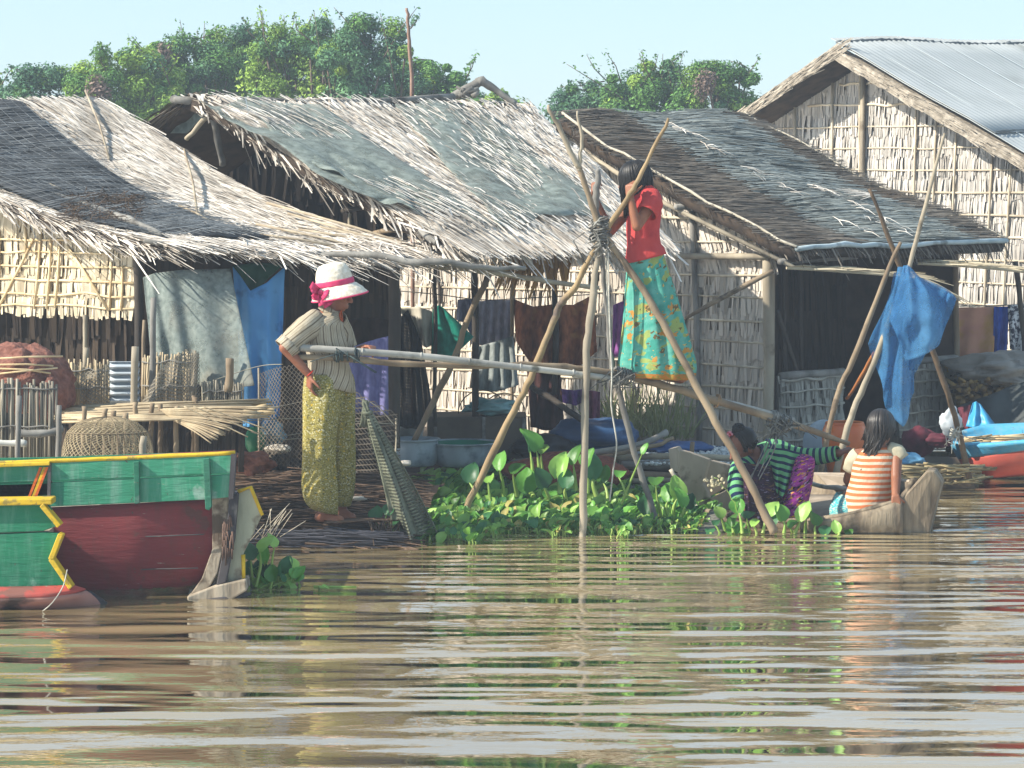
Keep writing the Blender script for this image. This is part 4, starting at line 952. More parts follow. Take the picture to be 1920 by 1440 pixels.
hang('grey_blouse', 'dull grey skirt hanging lower, below the lilac towel', 'skirt', [(895, 650, 21.3), (930, 640, 21.3), (962, 630, 21.3)], [(882, 728, 21.25), (930, 735, 21.2), (972, 722, 21.25)], fabric('dull_grey_cloth', '#6f7675', '#8b918f'), 4, .03, sd=6, group=lg)
brn = fabric('brown_netted_shawl', '#6b3d28', '#9a5f3d', 26, c3='#c99a52', s3=2.2, t3=.56)
hang('brown_shawl', 'rust brown net shawl spread wide over the porch line', 'shawl', [(962, 560, 21.6), (1000, 575, 21.5), (1040, 570, 21.5), (1075, 572, 21.5), (1112, 552, 21.6)], [(968, 640, 21.5), (1000, 690, 21.4), (1040, 705, 21.4), (1080, 690, 21.4), (1120, 660, 21.5)], brn, 4, .06, 40, 26, sd=7, group=lg)
hang('dark_brown_cloth', 'dark plum brown cloth hanging straight down under the rust shawl', 'cloth', [(988, 690, 21.5), (1020, 695, 21.45), (1050, 692, 21.5)], [(995, 800, 21.4), (1025, 808, 21.4), (1058, 800, 21.4)], fabric('plum_brown_cloth', '#2e1c1c', '#4a2f2b', 20), 3, .03, sd=8, group=lg)
hang('violet_cloth', 'violet cloth hanging left of the teal skirt of the standing girl', 'cloth', [(1150, 572, 22.6), (1166, 565, 22.6), (1180, 566, 22.6)], [(1148, 670, 22.6), (1165, 668, 22.6), (1180, 672, 22.6)], fabric('violet_cloth', '#6f3f75', '#88528d'), 2, .02, sd=9, group=lg)
hang('purple_rag', 'small bright purple rag low on the leaf wall behind the front pole', 'rag', [(1048, 728, 22.4), (1075, 732, 22.4), (1105, 728, 22.4)], [(1055, 755, 22.4), (1080, 760, 22.4), (1100, 752, 22.4)], fabric('bright_purple_cloth', '#4f2f6d', '#6d478c'), 3, .03, sd=10, group=lg)
hang('plum_cloth', 'speckled plum cloth hanging beside the front tripod pole', 'cloth', [(1096, 735, 22.3), (1110, 732, 22.3), (1125, 735, 22.3)], [(1100, 800, 22.3), (1112, 804, 22.3), (1124, 800, 22.3)], fabric('plum_cloth', '#5e3048', '#7d4a62', 40), 2, .02, sd=11, group=lg)
hang('dark_net', 'black mesh net hanging behind the porch post', 'net', [(746, 600, 20.8), (765, 580, 20.8), (790, 640, 20.8)], [(745, 800, 20.6), (780, 805, 20.6), (812, 770, 20.7)], mat('black_net', '#15181a', '#25292b', 20, rough=.9, alpha=mesh_alpha(45, .3, .45)), 3, .05, sd=12, group=lg)
hang('dark_tarp', 'dark brown sheet hanging behind the purple cloth', 'sheet', [(640, 600, 19.6), (690, 595, 19.6), (732, 600, 19.6)], [(640, 680, 19.6), (690, 690, 19.6), (732, 650, 19.6)], fabric('dark_brown_sheet', '#241a17', '#382a24'), 2, .04, sd=13, group=lg)
m = MB(); m.tube(PL([(742, 545, 20.9), (820, 552, 21), (900, 562, 21.9), (970, 560, 21.7), (1110, 552, 21.6)]), .004, n=5, sub=4); T(m.build('clothes_line', rope_m), 'sagging clothes line strung across the open porch', 'clothes line')
# bin, basins
bx = thing('water_tank', 'grey brown square tank behind the two metal basins', 'tank', P(890, 850, 21.2))
m = MB(); q = P(895, 815, 21.2); m.box(q, V((.36, 0, 0)), V((0, .25, 0)), V((0, 0, .15))); m.build('tank_body', mat('stained_tank', '#554d42', '#746a5c', 3, c3='#6e6458', s3=3), bx, smooth=False, bevel=.015)
m = MB()
for dx in (-.3, .05, .34): m.box(q + V((dx, -.252, 0)), V((.012, .008, 0)), V((0, .008, 0)), V((0, 0, .15)))
m.build('edge_batten', wood_grey, bx, smooth=False)
hg = 'hoops over the square tank'
for cx, rx in ((905, 46), (945, 40)):
    m = MB(); c = P(cx, 775, 21.2); s = 21.2 / F; m.tube([c + V((math.cos(a) * rx * s, G(.004), math.sin(a) * rx * s * .95)) for a in [math.pi * i / 12 for i in range(13)]], .005, n=6)
    T(m.build('cane_hoop', wood_brown), 'left cane hoop arching over the square tank' if cx < 920 else 'right cane hoop arching over the square tank', 'hoop', hg)
lump('plastic_sheet', 'crumpled pale aqua plastic sheet on top of the square tank', 'plastic sheet', 918, 762, 46, 15, 21.1, mat('aqua_plastic', '#4f8488', '#86b0b2', 5, rough=.35), amp=.5, sd=5)
lump('plastic_sack', 'white plastic sack left of the square tank', 'sack', 768, 806, 26, 26, 20.9, mat('white_sack', '#8e9391', '#b6bab7', 6, rough=.45), amp=.35, sd=8)
alu = mat('dull_aluminium', '#7f8d97', '#a2b0b8', 4, (1, 1, .3), .38, spec=.6, c3='#66737c', s3=5); grn = mat('green_enamel', '#0f6a55', '#188066', 5, rough=.35)
def basin(label, px, y0, y1, rt, rb_, D, inner, nm):
    o = thing(nm, label, 'basin', P(px, y1, D), 'metal basins on the raft'); a_, b_ = P(px, y0, D), P(px, y1, D)
    X, Y = V((1, 0, 0)), V((0, 1, 0)); m = MB()
    m.loft([(b_, X * rb_ * .8, Y * rb_ * .8), (b_ + V((0, 0, .01)), X * rb_, Y * rb_), (b_.lerp(a_, .5), X * (rb_ + rt) / 2 * 1.03, Y * (rb_ + rt) / 2 * 1.03), (a_ - V((0, 0, .012)), X * rt, Y * rt), (a_, X * (rt + .012), Y * (rt + .012))], 36, cap=False, sub=2)
    m.build('bowl', alu, o, solid=.004)
    m = MB(); z = V((0, 0, .004)); m.loft([(a_ + z, X * (rt + .013), Y * (rt + .013)), (a_ + z - V((0, 0, .015)), X * (rt - .008), Y * (rt - .008)), (b_.lerp(a_, .3), X * (rb_ + .01), Y * (rb_ + .01)), (b_.lerp(a_, .2), X * .01, Y * .01)], 36, cap=False)
    m.build('bowl_lining', inner, o)
    m = MB(); m.tube([a_ + V((math.cos(t) * (rt + .013), math.sin(t) * (rt + .013), .003)) for t in [i * math.pi / 18 for i in range(37)]], .006, n=6); m.build('rim', alu, o)
basin('tall dull aluminium pot left of the green lined basin', 778, 824, 872, .16, .145, 20.2, alu, 'metal_pot')
basin('shallow metal basin with a green inside on the raft', 868, 830, 872, .235, .19, 20.3, grn, 'metal_basin')
# raft front: blue bundle, nets, logs, shells
tb_ = mat('navy_tarp', '#1d3858', '#315680', 3, rough=.45, bump=.02)
lump('tarp_bundle', 'navy blue tarp bundle against the leaf wall behind the front tripod pole', 'tarp', 1115, 815, 82, 34, 20.8, tb_, amp=.28, sd=2)
lump('tarp_bundle', 'black tarp heap between the square tank and the navy bundle', 'tarp', 1020, 838, 66, 24, 20.7, mat('black_tarp', '#1b1e22', '#30343a', 4, rough=.5, bump=.02), amp=.3, sd=6)
lump('tarp_bundle', 'crumpled blue sheet at the back of the white shells', 'tarp', 1262, 842, 60, 18, 20.9, mat('mid_blue_tarp', '#1d3f6c', '#2f5a8f', 4, rough=.45), amp=.4, sd=9)
lump('fishing_net', 'orange brown net heap behind the big water hyacinth leaves', 'fishing net', 1060, 888, 112, 40, 19.9, mat('orange_brown_net', '#6a3a2c', '#92543f', 30, rough=.95, bump=.02), amp=.25, sd=1, dep=.25)
rl = thing('log_raft', 'stack of weathered logs and bamboo under the white shells', 'raft', V((1.15, 20.2, 0)))
for k, (y, x0, x1, r, D) in enumerate(((858, 1148, 1420, .022, 20.1), (872, 1155, 1400, .03, 20.05), (888, 1150, 1400, .026, 20.0), (902, 1160, 1380, .02, 19.95), (916, 1150, 1390, .022, 19.9), (880, 1150, 1410, .02, 20.3))):
    m = MB(); pole(m, [(x0 + U(0, 14), y, D), ((x0 + x1) / 2, y + G(2), D), (x1, y + G(3), D)], r); m.build('log', (wood_pale, wood_grey, wood_brown)[k % 3], rl)
m = MB(); m.box(P(1290, 893, 20.6), V((.5, 0, 0)), V((0, .5, 0)), V((0, 0, .1))); m.build('raft_core', wood_dark, rl, smooth=False)
for pts, r in ((((960, 868, 20.2), (1060, 855, 20.1), (1185, 838, 20.0), (1250, 812, 20.2)), .022), (((1150, 852, 19.9), (1230, 835, 19.95), (1262, 822, 20)), .014)):
    m = MB(); pole(m, pts, r); T(m.build('driftwood_pole', wood_grey if r > .02 else wood_brown), 'long grey pole lying over the orange brown net' if r > .02 else 'short cut pole beside the navy bundle', 'pole')
m = MB()
def shells(px0, px1, y0, y1, n):
    for k in range(n):
        px, py = U(px0, px1), U(y0, y1); c = W(px, py, .23 + .015 * R()); r = U(.008, .02)
        a_ = V((G(1), G(1), G(1))).normalized(); x, y = basis(a_); m.ell(c, x * r, y * r * U(.5, 1), a_ * r * U(.4, .9), 6, 4)
shells(1195, 1440, 838, 870, 1500)
T(m.build('white_shells', mat('white_shell', '#9aa3a6', '#e3e3dc', 3, islmix=True, rough=.6), smooth=False), 'white shells spread to dry on the log raft', 'shells', kind='stuff')
m = MB(); m.slab([W(1180, 872, .215), W(1450, 872, .215), W(1440, 836, .215), W(1190, 836, .215)], V((0, 0, -.01))); T(m.build('ground_sheet', mat('mid_blue_tarp', '', '')), 'blue ground sheet spread under the white shells', 'sheet')
stump('short cut stake standing among the white shells', 1297, 828, 880, 19.8, .016, wood_brown)
# grass by the wall
gm = mat('pale_green_grass', '#6f7a4c', '#a3a878', 4, islmix=True, trans=.2)
m = MB()
for k in range(260):
    t = U(1165, 1330); p = wp(t) + nn * U(.12, .4); p.z = .2; d = V((G(.35), G(.2), 1)).normalized(); m.blade(p, d, V((G(.3), -1, 0)).normalized(), U(.1, .55), .010, .01, droop=U(0, .12), taper=.2, twist=G(.5))
T(m.build('grass', gm, smooth=False), 'tufts of pale grass growing at the foot of the leaf wall', 'grass', kind='stuff')

# ------------------------------------------------------------------ lashed pole tripod and lever
tp = thing('pole_tripod', 'tall tripod of rough lashed poles standing in the water', 'tripod', wat(1095, 17.9))
def tpole(pts, r, m, wob=.003):
    mb = MB(); pole(mb, pts, r, 5, 10, wob); return mb.build('pole', m, tp)
tpole([(1094, 1060, 17.85), (1093, 940, 17.85), (1098, 760, 17.92), (1101, 640, 17.97), (1110, 575, 18.0), (1116, 510, 18.03), (1124, 440, 18.06)], [.026, .025, .024, .024, .024, .021, .018], wood_pale)
tpole([(862, 985, 18.4), (890, 920, 18.4), (965, 770, 18.38), (1000, 695, 18.35), (1035, 610, 18.3), (1050, 572, 18.28), (1080, 535, 18.2), (1118, 460, 18.1), (1140, 425, 18.05), (1176, 372, 18.0), (1204, 322, 17.98), (1254, 222, 17.95)], [.024, .023, .022, .022, .022, .022, .02, .02, .018, .017, .014, .010], mat('tan_pole_wood', '#7d694c', '#a08a67', 6, (1, 1, .3), .7, isl=.1, bump=.01, c3='#5c5048', s3=3, t3=.55))
trk = tpole([(1452, 1000, 17.85), (1425, 945, 17.88), (1385, 865, 17.92), (1330, 770, 17.97), (1262, 642, 18.02), (1212, 552, 18.04), (1160, 478, 18.05), (1124, 425, 18.05), (1105, 370, 18.02), (1085, 312, 18.0)], [.028, .027, .025, .024, .023, .022, .021, .02, .018, .017], wood_brown)
mb = MB(); pole(mb, [(1086, 316, 18.0), (1065, 275, 17.99), (1046, 232, 17.97), (1026, 198, 17.95)], [.017, .018, .016, .010]); mb.build('fork', wood_pale, trk)
mb = MB(); pole(mb, [(1086, 320, 18.0), (1088, 295, 18.0), (1090, 255, 18.0), (1082, 208, 18.0)], [.014, .013, .011, .006]); mb.build('fork', wood_pale, trk)
tpole([(1240, 1000, 18.35), (1232, 980, 18.35), (1190, 850, 18.3), (1163, 745, 18.27), (1148, 690, 18.25), (1140, 600, 18.2), (1131, 510, 18.15), (1122, 440, 18.12), (1117, 385, 18.1), (1121, 335, 18.1), (1121, 318, 18.1)], [.02, .02, .02, .019, .018, .016, .014, .018, .02, .02, .012], wood_grey)
mb = MB(); c = P(1126, 446, 18.07)
for k in range(46):
    a0 = U(0, 6.28); r = U(.035, .06); t = U(-.07, .07); ax = V((G(.35), G(.2), 1)).normalized(); x, y = basis(ax)
    mb.tube([c + V((0, 0, t)) + (x * math.cos(a0 + s * .5) + y * math.sin(a0 + s * .5)) * (r + G(.004)) + ax * s * .006 for s in range(12)], .005 * U(.7, 1.3), n=5)
for k in range(14):
    p = c + V((G(.035), -.03 + G(.02), G(.04))); mb.tube([p, p + V((G(.04), -.02, -.05)), p + V((G(.06), -.02, -U(.08, .2)))], .004, n=4)
mb.build('lashing', rope_m, tp)
mb = MB(); mb.tube(PL([(1140, 470, 18.02), (1143, 600, 18.0), (1147, 700, 17.98), (1146, 760, 17.95), (1156, 830, 17.95), (1150, 880, 17.98), (1143, 940, 18.0)]), .005, n=5, sub=5); mb.tube(PL([(1136, 470, 18.04), (1140, 590, 18.02), (1150, 700, 18.0)]), .004, n=5, sub=4); mb.build('hanging_rope', rope_pale, tp)
lv = thing('lever_pole', 'long two pole lever lashed across the tripod, carrying the girl', 'lever', P(1150, 900, 18.05))
mb = MB()
pts = [(562, 652, 17.42), (640, 657, 17.43), (790, 668, 17.58), (880, 678, 17.68), (985, 690, 17.8), (1090, 702, 17.95), (1160, 712, 18.05)]
pole(mb, pts, [.022, .022, .021, .021, .020, .019, .017], 5, 12, 0)
for px, py, D in ((680, 660, 17.46), (790, 668, 17.58), (880, 678, 17.68), (976, 689, 17.79), (1075, 700, 17.93)): mb.tube(PL([(px - 2, py - .2, D), (px, py, D), (px + 2, py + .2, D)]), [.022, .0255, .022], n=12)
mb.build('bamboo_pole', bamboo_m, lv)
mb = MB(); pole(mb, [(556, 670, 17.44), (640, 672, 17.46), (760, 682, 17.6), (900, 686, 17.75), (1000, 684, 17.88), (1100, 692, 18.0), (1180, 706, 18.1), (1262, 728, 18.2), (1360, 757, 18.3), (1470, 790, 18.45), (1592, 832, 18.62)], [.016, .02, .02, .018, .019, .02, .024, .026, .026, .024, .016], 5, 10, .002); mb.build('wooden_pole', wood_brown, lv)
mb = MB(); pole(mb, [(1240, 722, 18.22), (1330, 746, 18.3), (1400, 764, 18.38), (1488, 788, 18.48)], [.016, .018, .018, .018], 4, 10, .001); mb.build('bamboo_pole', bamboo_m, lv)
def wrap(mb, c, ax, r, n, wd_, tails=8, th=.004):
    ax = ax.normalized(); x, y = basis(ax)
    for k in range(n):
        o = ax * U(-wd_, wd_); a0 = U(0, 6.28); rr = r * U(.9, 1.3)
        mb.tube([c + o + (x * math.cos(a0 + s * .55) + y * math.sin(a0 + s * .55)) * rr + ax * G(.003) for s in range(13)], th * U(.7, 1.3), n=5)
    for k in range(tails):
        p = c + ax * U(-wd_, wd_) + V((0, -r, 0)); mb.tube([p, p + V((G(.05), -.02, G(.03))), p + V((G(.09), -.03, -U(.03, .12)))], th * .8, n=4)
mb = MB(); wrap(mb, P(650, 665, 17.45), V((1, .05, -.05)), .036, 14, .08, 3); mb.build('lashing', mat('teal_grey_cord', '#2e3a3c', '#4a5856', 20, isl=.2), lv)
mb = MB(); wrap(mb, P(1168, 706, 18.07), V((1, .5, -.2)), .045, 26, .06, 16); mb.build('lashing', rope_m, lv)
mb = MB(); wrap(mb, P(1462, 790, 18.45), V((1, .3, -.35)), .045, 34, .07, 22)
for k in range(4): mb.tube([P(1455 + U(-8, 14), 800, 18.4), P(1440 + G(6), 840, 18.36), P(1410 + G(10), 905, 18.3)], .004, n=4, sub=3)
mb.build('lashing', rope_m, lv)
mb = MB(); wrap(mb, P(1345, 752, 18.3), V((1, .3, -.3)), .035, 3, .01, 0); mb.build('band', mat('orange_brown_band', '#8a6a4a', '#a3825e', 9), lv)
# upright bare pole and bent branch behind the thatch
mb = MB(); pole(mb, [(773, 240, 24.5), (772, 160, 24.5), (769, 90, 24.5), (765, 45, 24.5), (763, 15, 24.5)], [.018, .017, .016, .014, .012]); q = P(773, 240, 24.5)
mb.tube([q, V((q.x, q.y, 0))], .018, n=7); T(mb.build('upright_pole', mat('reddish_pole_wood', '#7a5f52', '#947a6b', 6)), 'tall bare upright pole rising against the sky behind the thatch', 'pole')
mb = MB(); pole(mb, [(845, 182, 23.2), (870, 172, 23.2), (893, 158, 23.2), (903, 153, 23.2), (935, 172, 23.2), (968, 195, 23.2)], [.03, .04, .035, .04, .025, .022])
for k in range(9): mb.tube([P(U(850, 885), U(160, 185), 23.1), P(U(860, 900), U(165, 185), 23.1)], .02 * U(.6, 1.3), n=6)
T(mb.build('bent_branch', wood_grey), 'bent grey branch lying on the ridge of the ragged thatch', 'branch')
mb = MB(); mb.tube([on(QA, 60, 352, .06), on(QA, 160, 385, .07), on(QA, 240, 412, .08), on(QA, 306, 442, .07)], [.02, .026, .026, .022], n=9, sub=4, wob=.003); T(mb.build('roof_log', wood_grey), 'grey log lying on the lower edge of the left roof', 'log')
mb = MB()
for k in range(330):
    c = on(QA, U(120, 265), U(362, 412), U(.03, .12)); d = V((G(1), G(.5), G(.35))).normalized(); mb.tube([c - d * .05, c + V((G(.01), 0, G(.01))), c + d * .06], .0025, n=3, cap=False)
T(mb.build('twig_heap', mat('dry_brown_twigs', '#3d3127', '#5d4b3b', 5, isl=.3)), 'heap of fine dry brown twigs on the dark net of the left roof', 'twigs', kind='stuff')

# ------------------------------------------------------------------ right side: blue net on poles, jar, boats, laundry
t2 = thing('net_poles', 'leaning crossed poles that hold up the blue net', 'pole frame', P(1640, 895, 20.3))
for pts, r, mm in (([(1536, 892, 20.2), (1560, 780, 20.15), (1576, 725, 20.15), (1600, 675, 20.1), (1656, 529, 20.05), (1689, 454, 20.0)], [.022, .021, .02, .02, .017, .013], wood_brown), ([(1568, 890, 20.1), (1590, 800, 20.1), (1614, 738, 20.1), (1646, 662, 20.05), (1676, 577, 20.0), (1706, 497, 20.0), (1735, 385, 20.0), (1772, 250, 20.0)], [.025, .024, .023, .022, .02, .018, .016, .009], wood_pale),
                   ([(1818, 897, 20.4), (1800, 820, 20.35), (1777, 738, 20.3), (1742, 642, 20.25), (1692, 512, 20.1), (1660, 430, 20.05), (1631, 354, 20.0)], [.022, .022, .02, .02, .018, .016, .011], mat('dark_brown_pole', '#4d3f31', '#6e5c48', 6)), ([(1588, 748, 20.7), (1615, 705, 20.6), (1640, 660, 20.5)], [.012, .013, .013], mat('orange_pole', '#7d4a24', '#9d6434', 6))):
    mb = MB(); pole(mb, pts, r, 4, 9, .002); mb.build('pole', mm, t2)
mb = MB(); wrap(mb, P(1790, 812, 20.3), V((.2, 0, 1)), .03, 14, .03, 10); mb.build('lashing', rope_pale, t2)
bn = thing('blue_net', 'bright blue fine mesh net draped over the crossed poles', 'net', P(1690, 860, 20.1))
bnm = mat('blue_net_cloth', '#3f7fb2', '#69a6cf', 3, (1, 1, .4), .85, c3='#4d8ebc', s3=5, trans=.5, alpha=gauze_alpha(.32, .75, 7))
mb = MB()
sheet(mb, [(1676, 512, 20.05), (1688, 500, 19.98), (1700, 500, 19.95), (1712, 512, 20.0)], [(1634, 645, 20.05), (1652, 745, 20.0), (1690, 800, 19.95), (1718, 735, 20.0)], 50, 40,
      lambda u, v: V((.02 * math.sin(12 * u + 5 * v), .05 * v * math.sin(16 * u) + .03 * math.sin(7 * v + 9 * u), 0))); mb.build('net_drape', bnm, bn, solid=.004)
mb = MB()
sheet(mb, [(1694, 498, 19.93), (1702, 497, 19.9), (1712, 506, 19.93), (1722, 520, 20)], [(1668, 600, 19.9), (1700, 672, 19.8), (1762, 640, 19.8), (1792, 560, 20.0)], 46, 36,
      lambda u, v: V((.05 * u * math.sin(math.pi * v), -.13 * math.sin(math.pi * min(1, v * 1.05)) * math.sin(math.pi * u) + .05 * v * math.sin(15 * u + 3 * v) + .03 * noise.noise(V((u * 5, v * 5, 2))), -.03 * math.sin(math.pi * u) * v))); mb.build('net_fold', bnm, bn, solid=.004)
mb = MB(); sheet(mb, [(1716, 515, 20.02), (1750, 535, 20.0), (1775, 545, 20.0)], [(1700, 690, 20.0), (1718, 700, 20), (1782, 560, 20.02)], 26, 26, lambda u, v: .05 * math.sin(9 * u + 4 * v) - .06 * math.sin(math.pi * v)); mb.build('net_fold', bnm, bn, solid=.004)
jar = thing('clay_jar', 'orange brown glazed clay jar behind the crouching woman', 'jar', P(1583, 892, 20.9))
X, Y = V((1, 0, 0)), V((0, 1, 0)); b_ = P(1583, 892, 20.9); Z = lambda h: b_ + V((0, 0, h))
jm = mat('orange_glaze', '#c05a20', '#da7c36', 3, (1, 1, 1), .3, spec=.5, c3='#9a4a1e', s3=4, t3=.58)
mb = MB(); mb.loft([(Z(0), X * .10, Y * .10), (Z(.03), X * .115, Y * .115), (Z(.18), X * .15, Y * .15), (Z(.30), X * .158, Y * .158), (Z(.355), X * .145, Y * .145), (Z(.375), X * .13, Y * .13)], 36, cap=False, sub=3); mb.build('jar_body', jm, jar, solid=.01)
mb = MB()
for h, r in ((.335, .152), (.375, .136), (.385, .132)): mb.tube([Z(h) + V((math.cos(t) * r, math.sin(t) * r, 0)) for t in [i * math.pi / 18 for i in range(37)]], .008 if h > .34 else .005, n=6)
mb.build('rim', jm, jar)
mb = MB(); mb.ell(Z(.372), X * .12, Y * .12, V((0, 0, .004)), 24, 4); mb.build('jar_mouth', wood_dark, jar)
mb = MB(); mb.loft([(P(1548, 800, 21.6), X * .13, Y * .06), (P(1548, 790, 21.6), X * .2, Y * .06)], 8); 
lump('metal_tray', 'big round grey metal tray leaning on the wall left of the clay jar', 'tray', 1545, 832, 40, 46, 21.7, alu, dep=.03, amp=.02)
# right painted boat
B3 = thing('wooden_boat', 'sky blue and red boat at the right edge, filled with dry reeds', 'boat', P(1860, 890, 21.2), None)
sky_p = paint('sky_blue_boat_paint', '#3f93b8', '#57a8c8', '#7f9fa8', .62)
mb = MB(); sheet(mb, [(1781, 827, 21.5), (1806, 833, 21.3), (1860, 832, 21.1), (2020, 818, 20.8)], [(1800, 860, 21.5), (1818, 858, 21.32), (1870, 850, 21.15), (2020, 826, 20.85)], 24, 4); mb.build('hull_band', sky_p, B3, solid=.03)
mb = MB(); sheet(mb, [(1800, 859, 21.5), (1818, 857, 21.32), (1870, 849, 21.15), (2020, 825, 20.85)], [(1812, 897, 21.5), (1822, 899, 21.4), (1870, 893, 21.3), (2020, 880, 21.1)], 24, 8, lambda u, v: -.04 * math.sin(math.pi * v)); mb.build('hull', mat('faded_red_hull', '#a3453a', '#b65c4c', 3, c3='#8d5a4c', s3=2.5), B3, solid=.03)
mb = MB(); sheet(mb, [(1781, 827, 21.5), (1800, 809, 21.8), (1845, 798, 22.0), (2020, 791, 22.0)], [(1800, 860, 21.5), (1810, 845, 21.7), (1860, 840, 21.8), (2020, 840, 21.8)], 20, 5); mb.build('far_side', sky_p, B3, solid=.03)
mb = MB()
for k in range(70):
    y = U(819, 829); x = U(1795, 1900); D = U(21.3, 21.7); l = U(30, 110); mb.tube([P(x, y, D), P(x + l / 2, y - U(0, 4), D), P(x + l, y - U(0, 8), D)], .006, n=5)
T(mb.build('reed_bundle', batten_m), 'pale dry reeds laid lengthwise inside the sky blue boat', 'reeds')
# laundry on the far right, tarp and firewood
hang('patterned_sarong', 'ochre and dusty pink sarong spread on the line at the right', 'sarong', [(1780, 577, 24.3), (1825, 576, 24.3), (1868, 575, 24.3)], [(1782, 700, 24.2), (1815, 690, 24.2), (1862, 668, 24.2)], mat('ochre_sarong', '#bd8570', '#cf9a78', 4, rough=.9, c3='#b98d45', s3=2.6, t3=.5, b3=.1), 2, .02, sd=21, group='laundry at the right edge')
hang('blue_trousers', 'royal blue cloth between the ochre sarong and the speckled shirt', 'cloth', [(1864, 575, 24.25), (1878, 575, 24.25), (1892, 574, 24.25)], [(1862, 662, 24.2), (1876, 664, 24.2), (1888, 662, 24.2)], fabric('royal_blue_cloth', '#1a3f94', '#2c58b4'), 2, .02, sd=22, group='laundry at the right edge')
hang('speckled_shirt', 'black and white speckled shirt hanging at the right frame edge', 'shirt', [(1890, 572, 24.2), (1920, 571, 24.2), (1960, 570, 24.2)], [(1894, 655, 24.1), (1920, 662, 24.1), (1960, 660, 24.1)], mat('speckled_cloth', '#26283a', '#c9c9c9', 28, rough=.9, lo=.45, hi=.55), 3, .03, sd=23, group='laundry at the right edge')
mb = MB(); mb.tube(PL([(1770, 574, 24.3), (1870, 573, 24.25), (1990, 568, 24.2)]), .006, n=6, sub=3); T(mb.build('clothes_line', rope_m), 'taut clothes line carrying the ochre sarong at the right', 'clothes line')
mb = MB(); pole(mb, [(1904, 490, 23.6), (1912, 560, 23.6), (1920, 640, 23.6), (1926, 860, 23.6)], .022); T(mb.build('leaning_post', wood_dark), 'dark leaning post at the right frame edge beside the speckled shirt', 'post')
lump('grey_tarp', 'crumpled grey plastic tarp covering the firewood pile', 'tarp', 1880, 694, 105, 32, 23.4, mat('grey_plastic_tarp', '#6d6860', '#938d83', 3, rough=.4, bump=.02, c3='#55504a', s3=4), amp=.35, sd=4, dep=.4, fr=1.6)
lump('folded_mat', 'yellowish folded mat under the ochre sarong', 'mat', 1812, 688, 42, 14, 23.6, mat('yellow_mat', '#8f7442', '#b5985c', 12), amp=.3, sd=14)
mb = MB(); 
for k in range(90):
    px, py = U(1797, 1905), U(712, 768); c = P(px, py, 23.0 + U(0, .2)); d = V((G(.25), -1, G(.15))).normalized(); mb.tube([c + d * -.25, c + d * .05], .02 * U(.6, 1.4), n=7)
T(mb.build('firewood', mat('firewood', '#4f3c22', '#a98a50', 4, islmix=True, pw=1.5)), 'pile of split firewood under the grey tarp', 'firewood', kind='stuff')
mb = MB(); mb.box(P(1860, 770, 23.6), V((.33, 0, 0)), V((0, .3, 0)), V((0, 0, .42))); T(mb.build('storage_crate', mat('dark_board', '', ''), smooth=False), 'dark crate holding up the firewood and the grey tarp', 'crate')
mb = MB(); sheet(mb, [(1796, 762, 22.6), (1850, 742, 22.5), (1900, 722, 22.5), (1980, 700, 22.5)], [(1800, 815, 22.3), (1860, 812, 22.2), (1920, 806, 22.2), (1980, 800, 22.2)], 24, 12, folds(2, .05)); T(mb.build('dark_tarp', mat('slate_tarp', '#262c2d', '#3b4242', 4, rough=.6), solid=.004), 'slate dark tarp hanging behind the sky blue boat', 'tarp')
mb = MB(); sheet(mb, [(1824, 756, 22.2), (1830, 752, 22.2), (1838, 758, 22.2)], [(1812, 800, 22.1), (1835, 802, 22.05), (1868, 798, 22.1)], 14, 10, folds(2, .03)); T(mb.build('blue_plastic', mat('cyan_plastic', '#2f86b4', '#4aa3cc', 5, rough=.4), solid=.004), 'bright cyan plastic piece in front of the slate tarp', 'plastic')
mb = MB(); sheet(mb, [(1796, 765, 22.25), (1820, 758, 22.2)], [(1810, 806, 22.15), (1818, 806, 22.15)], 8, 8, folds(1, .02)); T(mb.build('maroon_rag', mat('maroon_cloth', '#4a1c28', '#652a36', 8), solid=.004), 'narrow maroon rag beside the bright cyan plastic piece', 'rag')
lump('cloth_bundle', 'dark red cloth bundle on the raft right of the blue net', 'bundle', 1722, 828, 32, 28, 21.4, mat('dark_red_cloth', '#3f1722', '#5f2632', 10, rough=.95), amp=.25, sd=7)
lump('cloth_bundle', 'flat maroon cloth bundle between the dark red bundle and the white bag', 'bundle', 1762, 825, 26, 14, 21.3, mat('maroon_cloth', '', ''), amp=.3, sd=2)
lump('plastic_bag', 'white plastic bag hanging behind the right leaning pole', 'bag', 1782, 792, 20, 26, 21.2, mat('white_plastic_bag', '#9aa2a8', '#c3c9cc', 5, rough=.35), amp=.3, sd=12)
lump('plastic_bag', 'crumpled sky blue plastic bag right of the seated girl', 'bag', 1700, 865, 30, 16, 20.8, mat('sky_blue_plastic', '#4a86ac', '#78acc8', 5, rough=.35), amp=.4, sd=15)
mb = MB()
for k in range(220):
    x = U(1690, 1830); y = U(872, 905); D = U(20.3, 21.2); c = P(x, y, D); d = V((1, G(.3), G(.08))).normalized(); l = U(.1, .35); mb.tube([c - d * l / 2, c + d * l / 2], .006 * U(.5, 1.6), n=4)
T(mb.build('raft_sticks', mat('mixed_sticks', '#4f4230', '#a3946f', 5, islmix=True)), 'litter of sticks and straw on the raft below the right leaning pole', 'sticks', kind='stuff')
mb = MB(); z = V((0, 0, .09)); mb.slab([wat(1500, 20.5) + z, wat(1830, 20.6) + z, wat(1830, 22) + z, wat(1480, 22.5) + z], V((0, 0, -.14))); T(mb.build('landing_raft', mat('raft_board', '', ''), smooth=False), 'low dark plank raft in front of the dark doorway', 'raft')

